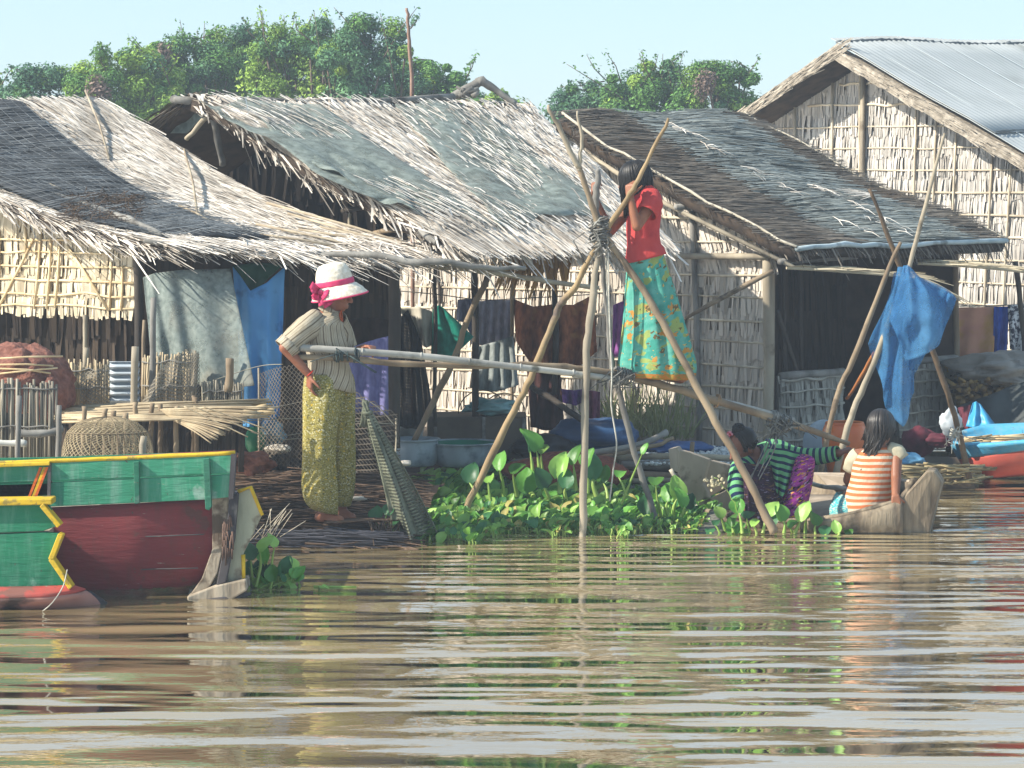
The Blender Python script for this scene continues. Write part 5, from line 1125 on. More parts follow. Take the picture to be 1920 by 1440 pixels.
# ------------------------------------------------------------------ sampan
sp = thing('sampan', 'small weathered grey plank boat carrying two people among the water plants', 'boat', wat(1560, 18.5))
spw = mat('sampan_wood', '#5a4e40', '#94856f', 2.5, (5, 5, .8), .8, bump=.02, c3='#3a3228', s3=4, t3=.56, b3=.1)
spp = mat('sampan_plank', '#84786a', '#aa9c8b', 2, (2, 2, 1), .8, bump=.01, c3='#5c5146', s3=3.5, t3=.57, b3=.08)
st = [((1712, 900, 18.12), (1716, 900, 18.25)), ((1690, 936, 18.06), (1712, 905, 18.5)), ((1625, 957, 18.03), (1660, 898, 18.85)), ((1555, 973, 18.08), (1590, 892, 19.2)), ((1460, 978, 18.25), (1500, 890, 19.5)), ((1370, 968, 18.5), (1420, 885, 19.7)), ((1322, 958, 18.7), (1376, 876, 19.75))]
NE, FA = PL([s[0] for s in st]), PL([s[1] for s in st])
mb = MB()
def hullpt(u, v, th=0.0):
    a, b = along(NE, u), along(FA, u); c = (a + b) / 2; c.z = -.06
    w_ = math.sin(math.pi * v); e = a.lerp(b, (1 - math.cos(math.pi * v)) / 2)
    return V((e.x, e.y, lerp(e.z, -.05, w_ ** .6)))
mb.grid(lambda u, v: hullpt(u, v), 30, 14); mb.build('hull', spw, sp, solid=.03)
mb = MB(); mb.tube([p + V((0, 0, .004)) for p in NE], .018, n=7, sub=3, wob=.002); mb.build('gunwale', spw, sp)
mb = MB(); mb.tube([p + V((0, 0, .004)) for p in FA], .018, n=7, sub=3, wob=.002); mb.build('gunwale', spp, sp)
mb = MB(); mb.grid(lambda u, v: (lambda a, b: a.lerp(b, .12 + .76 * v) * 1)(along(NE, .15 + u * .75) * 1, along(FA, .15 + u * .75) * 1) - V((0, 0, .09 + .02 * u)), 20, 8); mb.build('floor_board', spp, sp, solid=.015)
# stern block with its upright post
mb = MB()
o_ = V((.05, .22, .0))
mb.slab(PL([(1690, 940, 18.05), (1699, 925, 18.05), (1738, 882, 18.03), (1752, 884, 18.03), (1766, 905, 18.05), (1752, 960, 18.06), (1742, 1003, 18.06), (1690, 1006, 18.05)]), o_); mb.build('stern_block', spw, sp, smooth=False, bevel=.012)
mb = MB(); sheet(mb, [(1690, 938, 18.045), (1640, 955, 18.02), (1570, 972, 18.03), (1500, 980, 18.1)], [(1692, 1006, 18.05), (1640, 1006, 18.05), (1570, 1004, 18.06), (1500, 998, 18.14)], 24, 6, lambda u, v: -.03 * math.sin(math.pi * v)); mb.build('side_plank', spw, sp, solid=.025)
# raised bow planks
for pts, D0 in (([(1268, 842), (1292, 848), (1330, 862), (1318, 905), (1330, 934), (1300, 942), (1270, 886)], 18.95), ([(1332, 863), (1375, 874), (1378, 905), (1332, 930), (1320, 905)], 19.05), ([(1332, 934), (1378, 910), (1380, 952), (1340, 962), (1303, 945)], 18.98)):
    mb = MB(); mb.slab([P(x, y, D0 + (x - 1265) / 220 * .35) for x, y in pts], V((.02, .05, .0))); mb.build('bow_plank', spp, sp, smooth=False, bevel=.005)
mb = MB(); mb.slab(PL([(1253, 842, 18.85), (1268, 838, 18.93), (1273, 845, 18.93), (1270, 886, 18.92), (1257, 880, 18.86)]), V((.03, .1, 0))); mb.build('bow_end', spp, sp, smooth=False, bevel=.006)
mb = MB(); mb.tube(PL([(1257, 880, 18.85), (1275, 910, 18.83), (1300, 945, 18.78), (1330, 966, 18.7)]), .014, n=7, sub=3); mb.build('bow_rail', trim, sp)
mb = MB(); mb.slab(PL([(1532, 890, 19.25), (1600, 893, 19.05), (1600, 918, 19.05), (1556, 916, 19.15)]), V((0, .05, 0))); mb.build('rib', spp, sp, smooth=False, bevel=.006)
mb = MB(); pole(mb, [(1520, 908, 18.9), (1560, 914, 18.7), (1600, 920, 18.5)], .015); mb.build('thwart', bamboo_m, sp)
mb = MB(); sheet(mb, [(1250, 985, 18.35), (1300, 975, 18.4), (1345, 955, 18.5)], [(1225, 1004, 18.1), (1300, 1006, 18.02), (1360, 996, 18.1)], 16, 8, lambda u, v: V((0, 0, .015 * math.sin(math.pi * v) * math.sin(5 * u))))
T(mb.build('sunken_net', mat('wet_grey_net', '#55534a', '#726f64', 40, rough=.6, c3='#3f3d35', s3=5), solid=.006), 'wet grey net bulging out of the water beside the plank boat bow', 'net')

# ------------------------------------------------------------------ water hyacinth
hyl = [mat('hyacinth_leaf_%s' % nm, a, b, 3, (1, 1, 1), .42, isl=.4, trans=.35, spec=.4) for nm, a, b in (('mid', '#4a8235', '#6ba146'), ('light', '#7aa94a', '#9fc365'), ('deep', '#30603a', '#457c4c'))]
hys = mat('hyacinth_stem', '#7fa04a', '#a9bd68', 5, rough=.4, isl=.2, trans=.2)
hyd = mat('hyacinth_wilted', '#8d8a48', '#b5a765', 5, rough=.6, isl=.2, trans=.2)
HYM = hyl + [hys, hyd]
def leaf(mb, base, stem_top, face, size, mi, up=V((0, 0, 1)), cup=.25):
    """petiole from base to stem_top, then a round cupped blade whose upper side looks along face"""
    mb.m = 3; mid = base.lerp(stem_top, .55) + V((G(.006), G(.006), .01)); mb.tube([base, mid, stem_top], [size * .09 + .002, size * .06 + .002, .0025], n=5, sub=2, cap=False)
    mb.m = mi; n = face.normalized(); y = (up - n * up.dot(n)); y = y.normalized() if y.length > 1e-3 else V((0, 0, 1)); x = y.cross(n)
    c = stem_top; prof = ((0, .25), (.1, .72), (.28, .98), (.5, .95), (.7, .74), (.87, .42), (1, .04)); rows = []; wv = U(.62, 1.0); cup = cup * U(.5, 2.6); skew = G(.12); bend = U(.1, .5); ph = R() * 6
    for t, w_ in prof:
        row = []
        for s in (-1, -.5, 0, .5, 1):
            xx = s * w_ * size * .52 * wv; yy = t * size - (.06 * size if abs(s) > .9 and t < .1 else 0)
            zz = cup * size * (s * s * w_ * w_) * .5 - bend * size * max(0, t - .35) ** 2 * 1.6 + .045 * size * math.sin(ph + 5 * s + 5 * t); xx += skew * size * t * t
            row.append(mb.add(c + x * xx + y * yy + n * zz))
        rows.append(row)
    for a, b in zip(rows, rows[1:]):
        for k in range(4): mb.face(a[k], a[k + 1], b[k + 1], b[k])
def rleaf(mb, base, h, size, mi=None, toward=None):
    lean = V((G(.35), G(.3), 0)) * h
    top = base + V((0, 0, h)) + lean
    f = (toward if toward else V((G(.6) - .4, G(.55) - .35, U(.15, 1.0)))).normalized()
    up = (V((G(.4), G(.3), 1))).normalized()
    leaf(mb, base, top, f, size, mi if mi is not None else random.choices((0, 1, 2, 4), (5, 5, 2, .35))[0], up)
mb = MB()
for k in range(2900):
    px = U(772, 1345); back = R() ** .85
    edge = 1012 - (0 if px < 900 else 10) + 6 * math.sin(px * .05) - max(0, px - 1230) * .12
    if px < 905: edge += 6
    y0 = 905 if px > 860 else 925
    py = lerp(edge, y0, back)
    b_ = W(px, py, 0)
    hgt = U(.01, .09) + .11 * back * R(); sz = U(.045, .092) * (1 + .45 * back)
    if px > 1180: hgt *= .8; sz *= .85
    rleaf(mb, b_ - V((0, 0, .03)), hgt, sz)
for k in range(420):                                             # small pale leaves and roots at the water line
    px = U(775, 1330); b_ = W(px, 1004 + 6 * math.sin(px * .05) - max(0, px - 1230) * .12 - U(0, 22), 0); rleaf(mb, b_, U(.0, .05), U(.03, .055), random.choice((0, 1, 1, 4)))
T(mb.build('water_hyacinth', HYM), 'broad floating bed of water hyacinth leaves around the tripod feet', 'water hyacinth', kind='stuff')
def clump(label, leaves, D):
    """leaves: (base px, py), (leaf base px, py), size px, material, facing"""
    mb = MB(); s = D / F
    for (bx_, by), (tx, ty), size, mi, f in leaves:
        leaf(mb, P(bx_, by, D + U(-.05, .05)), P(tx, ty, D + U(-.06, .06)), V(f), size * s, mi, V((G(.15) + (tx - bx_) * .006, 0, 1)).normalized())
    return T(mb.build('hyacinth_plant', HYM), label, 'water hyacinth', 'single water hyacinth plants')
fr = (-.25, -.9, .35); fl_ = (-.6, -.7, .4); fr2 = (.5, -.8, .3); fu = (-.2, -.5, .85)
clump('tall hyacinth plant with one upright leaf above the bed, left of the front tripod pole', [((1012, 905), (1006, 846), 50, 0, fr2), ((1000, 900), (994, 846), 42, 2, (.9, -.4, .2)), ((1020, 905), (1014, 850), 30, 1, fu)], 18.9)
clump('hyacinth plant with big pale leaves, left of the front tripod pole', [((1050, 925), (1046, 896), 56, 1, fr), ((1000, 930), (990, 925), 56, 0, fr), ((970, 930), (962, 888), 44, 0, fu), ((1080, 920), (1075, 870), 44, 0, fl_), ((945, 930), (936, 882), 42, 0, fl_), ((1030, 935), (1020, 915), 42, 2, fr2), ((900, 935), (880, 905), 44, 2, fr), ((920, 940), (915, 905), 36, 1, fu), ((1062, 940), (1060, 915), 40, 2, fr)], 18.75)
clump('hyacinth plant with a large blue green leaf just right of the front tripod pole', [((1118, 930), (1112, 898), 58, 2, fr2), ((1102, 925), (1098, 875), 40, 0, fl_), ((1140, 935), (1130, 905), 36, 0, fr)], 18.7)
clump('slender hyacinth plant with one dark leaf on a long stalk beside the rear tripod leg', [((1165, 945), (1204, 851), 24, 0, fl_), ((1175, 930), (1160, 895), 26, 0, fu)], 18.2)
clump('hyacinth plant with wide leaves between the rear tripod leg and the plank boat bow', [((1255, 975), (1252, 940), 50, 0, fl_), ((1262, 975), (1270, 935), 48, 1, fr2), ((1240, 970), (1230, 910), 32, 0, fu), ((1225, 975), (1212, 965), 44, 2, fr), ((1272, 978), (1282, 950), 40, 0, fr2), ((1290, 975), (1292, 955), 34, 2, fr)], 18.45)
clump('hyacinth plant in front of the crouching woman, with the largest pale leaf', [((1430, 1000), (1438, 967), 35, 1, fr), ((1392, 1000), (1385, 962), 35, 0, fr), ((1360, 995), (1352, 972), 28, 1, (.3, -.7, .4)), ((1405, 1000), (1400, 972), 29, 2, fu), ((1420, 1005), (1412, 987), 28, 1, fu), ((1375, 1000), (1372, 987), 31, 0, fl_), ((1350, 1000), (1340, 985), 22, 2, fu), ((1400, 1004), (1395, 1006), 29, 1, (0, -.5, .8)), ((1380, 1006), (1376, 1002), 44, 0, (-.1, -.6, .75)), ((1335, 1005), (1330, 1000), 21, 2, fu)], 18.0)
clump('hyacinth plant in front of the gap between the two seated people, with thick stalks', [((1490, 1000), (1500, 977), 42, 1, fl_), ((1470, 1000), (1468, 977), 36, 0, fr2), ((1510, 1000), (1512, 972), 35, 1, fr), ((1485, 1004), (1480, 990), 31, 0, fu), ((1455, 1002), (1450, 985), 26, 2, fl_), ((1530, 1005), (1530, 985), 29, 0, fr2)], 18.0)
clump('small cut hyacinth leaves floating by the side of the plank boat', [((1548, 1008), (1545, 1004), 30, 2, (0, -.7, .6)), ((1572, 1006), (1570, 1000), 28, 1, fr), ((1595, 1010), (1592, 1006), 24, 0, (0, -.6, .7))], 17.9)
clump('hyacinth plant beside the stern of the maroon boat', [((480, 1100), (487, 1035), 40, 1, (-.5, -.55, .5)), ((508, 1095), (515, 1025), 30, 1, (.7, -.5, .4)), ((476, 1105), (470, 1050), 36, 2, fr2), ((520, 1110), (530, 1075), 38, 2, fr), ((545, 1108), (555, 1090), 34, 0, fl_), ((490, 1112), (490, 1085), 44, 2, fr), ((505, 1115), (512, 1090), 34, 0, fr), ((468, 1110), (462, 1085), 38, 2, fr), ((535, 1115), (538, 1100), 28, 1, fr2), ((498, 1060), (497, 1055), 40, 0, fr), ((472, 1100), (478, 1100), 34, 2, fu), ((515, 1118), (520, 1118), 26, 1, fu), ((550, 1100), (552, 1070), 30, 1, (.6, -.6, .3))] + [((U(465, 560), 1112), (U(462, 562), U(1070, 1112)), U(16, 30), random.choice((0, 1, 2)), (G(.7), -.5, U(.1, .9))) for _ in range(22)], 15.6)
clump('dark hyacinth leaves at the water edge left of the olive net', [((708, 1000), (705, 975), 30, 2, fr), ((722, 1000), (725, 965), 30, 2, fl_), ((735, 1004), (735, 985), 26, 2, fu)], 17.5)
clump('row of hyacinth leaves floating in front of the olive net', [((x, 1016), (x + G(4), 1006 + G(4)), U(18, 28), random.choice((0, 0, 1, 2)), (G(.4), -.7, .6)) for x in range(775, 892, 11)], 17.6)
mb = MB(); leaf(mb, W(600, 1102), W(600, 1102, .012), V((0, -.1, 1)), .05, 1, V((1, 0, 0))); mb.m = 3; mb.tube([W(588, 1100, .004), W(668, 1101, .004)], .007, n=6); T(mb.build('floating_stalk', HYM), 'green stalk floating alone on the brown water', 'stalk')
mb = MB()
for k in range(14): p = P(500, 1010, 17.0) + V((G(.06), G(.05), 0)); mb.tube([p, p + V((G(.12) + .04, G(.05), U(.08, .22)))], .002, n=4)
T(mb.build('straw_tuft', batten_grey), 'thin dry straw tuft sticking up beside the maroon boat', 'straw')
mb = MB(); pole(mb, [(1385, 965, 18.0), (1372, 935, 18.0), (1350, 905, 18.0), (1340, 895, 18.0)], .003); mb.m = 1
for k in range(30): c = P(1338 + G(8), 905 + G(6), 18.0); x, y = basis(V((G(1), -1, G(1)))); mb.ell(c, x * .012, y * .010, V((0, 0, .006)), 6, 4)
T(mb.build('pale_flower', [hys, mat('withered_petal', '#b9b08c', '#d8d0b4', 8, trans=.3)]), 'withered pale flower on a thin stalk in front of the bow planks', 'flower')

# ------------------------------------------------------------------ people
def fuse(mb, voxel, it=3, fac=.5):
    me = mb.mesh('tmp'); ob = bpy.data.objects.new('tmp', me); C.objects.link(ob)
    a = ob.modifiers.new('r', 'REMESH'); a.mode = 'VOXEL'; a.voxel_size = voxel; a.use_smooth_shade = True
    b = ob.modifiers.new('s', 'SMOOTH'); b.iterations = it; b.factor = fac
    dg = bpy.context.evaluated_depsgraph_get(); out = bpy.data.meshes.new_from_object(ob.evaluated_get(dg), depsgraph=dg)
    bpy.data.objects.remove(ob); bpy.data.meshes.remove(me); return out
def add_fused(name, mb, m, parent, voxel, it=3):
    me = fuse(mb, voxel, it); o = ORG[parent]; me.transform(Matrix.Translation(-o)); me.materials.clear(); me.materials.append(m)
    for p in me.polygons: p.use_smooth = True; p.material_index = 0
    me.name = name; return link(name, me, parent)
def limb(mb, pts, rs):
    for i in range(len(pts) - 1): mb.capsule(pts[i], pts[i + 1], rs[i], rs[i + 1], 12, 3)
def hand(mb, wr, d, pn, side, curl=.6, k=1.0, spread=.12):
    """palm from wrist along d, palm looking along pn; thumb on side*(d x pn); curl radians per finger joint"""
    d = d.normalized(); pn = (pn - d * pn.dot(d)).normalized(); s = d.cross(pn) * side
    L = .080 * k; kn = []
    for j, off in enumerate((.030, .010, -.010, -.028)):
        a = wr + s * off * k * .6; b = wr + d * L * (1 - .05 * abs(j - 1)) + s * off * k; mb.capsule(a, b, .0145 * k, .0115 * k, 10, 3); kn.append((b, off))
    for j, (b, off) in enumerate(kn):
        fl = (.070, .078, .072, .056)[j] * k; dd = (d + s * off * spread * 8).normalized(); ang = .15 + .05 * j; p = b; r = (.0088, .009, .0086, .0076)[j] * k
        for seg, fr_ in enumerate((.45, .30, .25)):
            ang += curl * (1 - .1 * seg) * (1 + .08 * j); v = dd * math.cos(ang) + pn * math.sin(ang); q = p + v * fl * fr_; mb.capsule(p, q, r, r * .9, 8, 3); p = q; r *= .92
    p = wr + d * L * .25 + s * .026 * k; v = (d * .55 + s * .75 + pn * .35).normalized(); q = p + v * .036 * k; mb.capsule(p, q, .0125 * k, .0105 * k, 8, 3)
    v = (v + pn * curl * .9 + d * .25 - s * curl * .5).normalized(); p = q; q = p + v * .030 * k; mb.capsule(p, q, .0105 * k, .009 * k, 8, 3)
    v = (v + pn * .25 + d * .2).normalized(); mb.capsule(q, q + v * .022 * k, .009 * k, .008 * k, 8, 3)
def foot(mb, an, toe, k=1.0):
    d = (toe - an); d.z = 0; L = d.length; d.normalize(); s = d.cross(V((0, 0, 1))); g = toe.z
    h = V((an.x, an.y, g)) - d * .045 * k; mb.capsule(V((h.x, h.y, g + .028 * k)), an, .030 * k, .034 * k, 10, 3)
    mb.capsule(an - V((0, 0, .01)), toe - d * .05 + V((0, 0, .02 * k)), .034 * k, .022 * k, 10, 3); mb.capsule(h + V((0, 0, .025 * k)), toe - d * .05 + V((0, 0, .016 * k)), .027 * k, .030 * k, 10, 3)
    for j in range(5):
        p = toe - d * (.045 + .008 * j) + s * (.026 - .013 * j) * k + V((0, 0, .014 * k)); mb.capsule(p, p + d * (.04 - .004 * j) * k, .011 * k if j else .014 * k, .008 * k if j else .011 * k, 8, 3)
def head(mb, c, f, u, k=1.0):
    f = f.normalized(); u = (u - f * u.dot(f)).normalized(); r = f.cross(u)
    mb.ell(c + u * .015 * k - f * .008 * k, r * .074 * k, f * .092 * k, u * .092 * k, 20, 14)
    mb.ell(c + f * .028 * k - u * .055 * k, r * .055 * k, f * .058 * k, u * .062 * k, 16, 12)
    mb.ell(c + f * .052 * k - u * .088 * k, r * .028 * k, f * .026 * k, u * .022 * k, 12, 8)
    mb.capsule(c + f * .082 * k + u * .008 * k, c + f * .103 * k - u * .030 * k, .008 * k, .013 * k, 8, 3)
    for s in (-1, 1):
        mb.capsule(c + f * .09 * k - u * .034 * k, c + f * .088 * k - u * .034 * k + r * s * .012 * k, .008 * k, .008 * k, 8, 3)
        mb.ell(c + r * s * .074 * k - u * .018 * k - f * .008 * k, r * .010 * k, f * .018 * k, u * .030 * k, 10, 8)
        mb.ell(c + r * s * .042 * k + f * .06 * k - u * .022 * k, r * .024 * k, f * .022 * k, u * .022 * k, 10, 8)
        mb.capsule(c + f * .083 * k + u * .022 * k + r * s * .012 * k, c + f * .070 * k + u * .024 * k + r * s * .048 * k, .009 * k, .008 * k, 8, 3)
    for dz, rr in ((-.062, .0075), (-.074, .009)): mb.capsule(c + f * .083 * k + u * dz * k - r * .018 * k, c + f * .083 * k + u * dz * k + r * .018 * k, rr * k, rr * k, 8, 3)
    return f, u, r
def eyes(c, f, u, r, par, k=1.0):
    for s in (-1, 1):
        m_ = MB(); m_.ell(c + f * .073 * k + u * .004 * k + r * s * .031 * k, r * .013 * k, f * .011 * k, u * .008 * k, 12, 8); m_.build('eye', mat('dark_eye', '#1c1411', '#2b1f19', 5, rough=.2, spec=.5), par)
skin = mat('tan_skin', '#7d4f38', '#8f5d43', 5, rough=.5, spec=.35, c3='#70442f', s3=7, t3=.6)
skin_b = mat('light_tan_skin', '#8a5640', '#9b6449', 5, rough=.5, spec=.35, c3='#7a4a36', s3=7, t3=.6)  # lighter tan tone for the woman in the hat
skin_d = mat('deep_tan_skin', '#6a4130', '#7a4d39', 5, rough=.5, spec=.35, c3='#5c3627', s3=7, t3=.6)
hair_m = mat('black_hair', '#0d0b0a', '#1b1715', 6, (1, 1, .2), .45, isl=.4, spec=.35)
def strands(mb, c, f, u, k, n, a0, a1, drop, R0=.1, rr=.008, back=.0, top=None, sway=.02, part=0.0, fall=None, wav=.006):
    """hair tubes: over the skull from the crown, then hanging straight down; a = angle from the face, drop(a) metres"""
    f = f.normalized(); u = (u - f * u.dot(f)).normalized(); r = f.cross(u)
    for i in range(n):
        a = lerp(a0, a1, R()); l = drop(a) * U(.75, 1.1); pts = []; rr_ = []
        lay = U(.98, 1.07)
        for j in range(8):
            ph = lerp(.05, 1.62, j / 7); d = u * math.cos(ph) * 1.02 + (f * math.cos(a) * 1.02 + r * math.sin(a) * .86) * math.sin(ph)
            pts.append(c + u * .012 * k - f * .008 * k + d * R0 * k * lay); rr_.append(rr * (.6 + .4 * min(1, j / 3)))
        p = pts[-1]; dirn = V((0, 0, -1)); o = (p - c); o.z = 0; ph = R() * 6
        m_ = max(2, int(l / .045)) if l > .02 else 0
        for j in range(m_):
            t = (j + 1) / m_
            q = p + dirn * l * t + o * (.06 - .28 * t) * (1 if l > .1 else 0) + V((G(wav), G(wav), 0)) + (fall * l * t * t if fall else V((0, 0, 0))); pts.append(q); rr_.append(rr * (1 - .65 * t))
        mb.tube(pts, rr_, n=5, cap=True, flat=.7)
def pat_stripes(name, base, bands, axis='Y', rough=.9, wob=.004, dirt=None):
    """bands: (period m, duty, phase, colour) along the cloth's own u (X) or v (Y)"""
    if name in MATS: return MATS[name]
    t = NT(name); s = t.n('ShaderNodeSeparateXYZ'); t.set(s.inputs[0], t.coord('uv')); w_ = s.outputs[0 if axis == 'X' else 1]
    w_ = t.math('ADD', w_, t.math('MULTIPLY', t.noise(t.coord('Object'), 7, 2), wob)); c = col(base)
    c = t.mix(t.ramp(t.noise(t.coord('Object'), 12, 4), .35, .65), c, col(dirt or base))
    for per, duty, ph, cc in bands:
        fr_ = t.math('FRACT', t.math('ADD', t.math('DIVIDE', w_, per), ph)); c = t.mix(t.math('LESS_THAN', fr_, duty), c, col(cc))
    t.color(c); t.rough(rough); t.b.inputs['Specular IOR Level'].default_value = .12; t.bump(t.noise(t.coord('Object'), 45, 3), .004); MATS[name] = t.m; return t.m
def pat_floral(name, base, base2, spots, scale=40, border=None, rough=.9, stretch=(1, 1, 1)):
    """spots: (scale, threshold, colour) noise motifs printed over a mottled base"""
    if name in MATS: return MATS[name]
    t = NT(name); v = t.coord('uv', stretch); c = t.mix(t.ramp(t.noise(v, scale, 4), .4, .6), col(base), col(base2))
    for i, (s_, th, cc) in enumerate(spots):
        mp = t.n('ShaderNodeMapping'); t.set(mp.inputs[0], v); mp.inputs[1].default_value = (3.7 * i, 1.9 * i, 5.1 * i)
        c = t.mix(t.ramp(t.noise(mp.outputs[0], s_, 2.5, .6), th, th + .025), c, col(cc))
    if border:
        s = t.n('ShaderNodeSeparateXYZ'); t.set(s.inputs[0], t.coord('uv')); b_ = t.mix(t.ramp(t.noise(v, 45, 2), .45, .55), col(border[1]), col(border[2]))
        c = t.mix(t.math('GREATER_THAN', s.outputs[2], border[0]), c, b_)
    t.color(c); t.rough(rough); t.b.inputs['Specular IOR Level'].default_value = .12; t.bump(t.noise(t.coord('Object'), 60, 3), .003); MATS[name] = t.m; return t.m
X, Y, Z3 = V((1, 0, 0)), V((0, 1, 0)), V((0, 0, 1))
def ring(q, px, py, d, rx, ry, tilt=0.0, yaw=0.0):
    """horizontal cloth ring; tilt leans it down towards +x"""
    cx, sx = math.cos(yaw), math.sin(yaw)
    return (q(px, py, d), V((cx * rx, sx * rx, -tilt * rx)), V((-sx * ry, cx * ry, 0)))
def wr(amp, k, sd): return lambda t, th: 1 + amp * (math.sin(k * th + 3 * t + sd) * .5 + noise.noise(V((math.cos(th) * 1.6, math.sin(th) * 1.6, t * 5 + sd))))
def sleeve(mb, pts, rs, n=22, amp=.08, sd=0.0, sub=3):
    rg = []
    for i, p in enumerate(pts):
        d = (pts[min(i + 1, len(pts) - 1)] - pts[max(i - 1, 0)]).normalized(); x, y = basis(d); rg.append((p, x * rs[i], y * rs[i]))
    # keep axes continuous
    for i in range(1, len(rg)):
        d = (pts[min(i + 1, len(pts) - 1)] - pts[max(i - 1, 0)]).normalized(); x = rg[i - 1][1] - d * rg[i - 1][1].dot(d); x.normalize(); rg[i] = (rg[i][0], x * rs[i], d.cross(x) * rs[i])
    mb.loft(rg, n, cap=False, mod=wr(amp, 3, sd), start=math.pi / 2, sub=sub)

# woman in the hat ------------------------------------------------
q = lambda px, py, d=0.0: P(px, py, 17.64 + d)
WM = thing('person', 'woman in straw hat with pink ribbon, striped blouse and yellow trousers, leaning on the lever', 'person', q(620, 980))
mb = MB(); hc = q(631, 549)
hf, hu, hr = head(mb, hc, V((.95, -.18, -.22)), V((.1, 0, 1)), .98)
limb(mb, [q(630, 565), q(617, 596)], [.044, .05])
limb(mb, [q(612, 610), q(610, 650), q(614, 700)], [.10, .10, .11]); limb(mb, [q(583, 610, -.13), q(636, 606, .15)], [.05, .05])
limb(mb, [q(582, 611, -.15), q(534, 652, -.22), q(581, 704, -.2)], [.048, .036, .024])
hand(mb, q(581, 704, -.2), V((-.05, .05, -1)), V((1, .5, .1)), 1, .32, .92)
limb(mb, [q(636, 608, .15), q(656, 665, .16), q(684, 652, -.02)], [.045, .036, .025])
hand(mb, q(683, 651, -.03), V((.55, -.55, .05)), V((.1, -.3, -1)), -1, .62, .92)
limb(mb, [q(606, 715, -.07), q(605, 835, -.08), q(609, 955, -.06)], [.085, .06, .038]); limb(mb, [q(628, 715, .09), q(637, 835, .09), q(640, 950, .09)], [.085, .06, .038])
foot(mb, q(610, 962, -.06), q(650, 981, -.13)); foot(mb, q(642, 958, .09), q(672, 976, .03))
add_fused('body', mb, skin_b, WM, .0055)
eyes(hc, hf, hu, hr, WM, .98)
mb = MB(); strands(mb, hc, hf, hu, .98, 130, .9, 5.4, lambda a: .09 if 2.2 < a < 4.1 else .03, .093); mb.build('hair', hair_m, WM)
shirt_m = pat_stripes('striped_blouse_cloth', '#b3a894', [(.052, .16, 0, '#6d604e'), (.052, .05, .35, '#8d8474'), (.052, .07, .62, '#8b7c66')], 'X', dirt='#a0957f')
mb = MB()
fold = lambda t, th: 1 + .035 * math.sin(7 * th + 6 * t) * t + .05 * noise.noise(V((math.cos(th) * 2, math.sin(th) * 2, t * 6)))
mb.loft([ring(q, 620, 584, 0, .055, .06, -.1), ring(q, 614, 591, 0, .085, .11, -.1), ring(q, 606, 604, 0, .115, .165), ring(q, 607, 622, 0, .122, .17), ring(q, 611, 645, 0, .130, .165), ring(q, 615, 670, 0, .122, .155), ring(q, 619, 697, 0, .130, .160, .1), ring(q, 621, 722, 0, .145, .175, .32)], 44, cap=False, mod=fold, start=math.pi / 2, sub=3)
bl = mb.build('blouse', shirt_m, WM, solid=.004)
mb = MB(); sleeve(mb, [q(594, 601, -.08), q(577, 614, -.15), q(556, 632, -.19), q(537, 652, -.22)], [.075, .077, .072, .066], amp=.10, sd=1); sleeve(mb, [q(628, 600, .08), q(640, 622, .16), q(652, 652, .17)], [.07, .07, .06], sd=4); mb.build('sleeve', shirt_m, bl, solid=.004)
mb = MB(); sleeve(mb, [q(545, 643, -.21), q(533, 655, -.222)], [.073, .070], amp=.04, sd=2, sub=2); mb.build('cuff', shirt_m, bl, solid=.006)
mb = MB(); sleeve(mb, [q(624, 578, 0), q(616, 590, 0)], [.066, .078], amp=.06, sd=6, sub=2); mb.build('collar', shirt_m, bl, solid=.005)
tro = pat_floral('yellow_floral_cloth', '#82793f', '#9a8e4c', [(60, .56, '#5f5b38'), (80, .58, '#b9b492'), (42, .64, '#bd9c30')], 60)
mb = MB()
tf = lambda sd: (lambda t, th: 1 + .07 * math.sin(5 * th + sd + 2 * t) + .03 * math.sin(11 * th + 5 * t + sd) + .06 * noise.noise(V((math.cos(th) * 1.5 + sd, math.sin(th) * 1.5, t * 4))))
mb.loft([ring(q, 608, 700, -.03, .115, .13), ring(q, 606, 730, -.07, .125, .13), ring(q, 600, 790, -.10, .103, .12), ring(q, 598, 850, -.10, .098, .115), ring(q, 599, 910, -.09, .104, .12), ring(q, 602, 938, -.09, .098, .11), ring(q, 607, 952, -.08, .086, .10, .12), ring(q, 613, 960, -.08, .066, .07, .2)], 40, cap=False, mod=tf(1), start=math.pi / 2, sub=4)
mb.loft([ring(q, 626, 702, .08, .115, .12), ring(q, 632, 730, .09, .112, .12), ring(q, 639, 790, .10, .086, .11), ring(q, 643, 850, .10, .076, .105), ring(q, 644, 910, .10, .068, .10), ring(q, 641, 938, .09, .062, .08), ring(q, 642, 948, .09, .05, .06)], 40, cap=False, mod=tf(4), start=math.pi / 2, sub=4)
mb.build('trousers', tro, WM, solid=.004)
hat_m = mat('white_straw_hat', '#c9bda6', '#e8e0d0', 40, (1, 1, 1), .8, bump=.006, c3='#b09a6a', s3=9, t3=.62); pink = mat('pink_ribbon', '#c92f5f', '#dc4a77', 14, rough=.6, trans=.15)
hax = V((-.18, -.05, 1)).normalized(); hx = V((1, -.05, .18)).normalized(); hy = hax.cross(hx); h0 = q(627, 528)
def hring(h, r, ry=None, sx=0.0): return (h0 + hax * h + hx * sx, hx * r, hy * (ry or r * .92))
ht = thing_ = None
mb = MB(); mb.loft([hring(.112, .012), hring(.110, .05), hring(.098, .082), hring(.06, .102), hring(.02, .110), hring(-.02, .114), hring(-.03, .125, .118, .005), hring(-.06, .150, .140, .012), hring(-.095, .172, .158, .016)], 44, cap=False, sub=3, mod=lambda t, th: 1 + .012 * math.sin(60 * t))
hat = mb.build('hat', hat_m, WM, solid=.004)
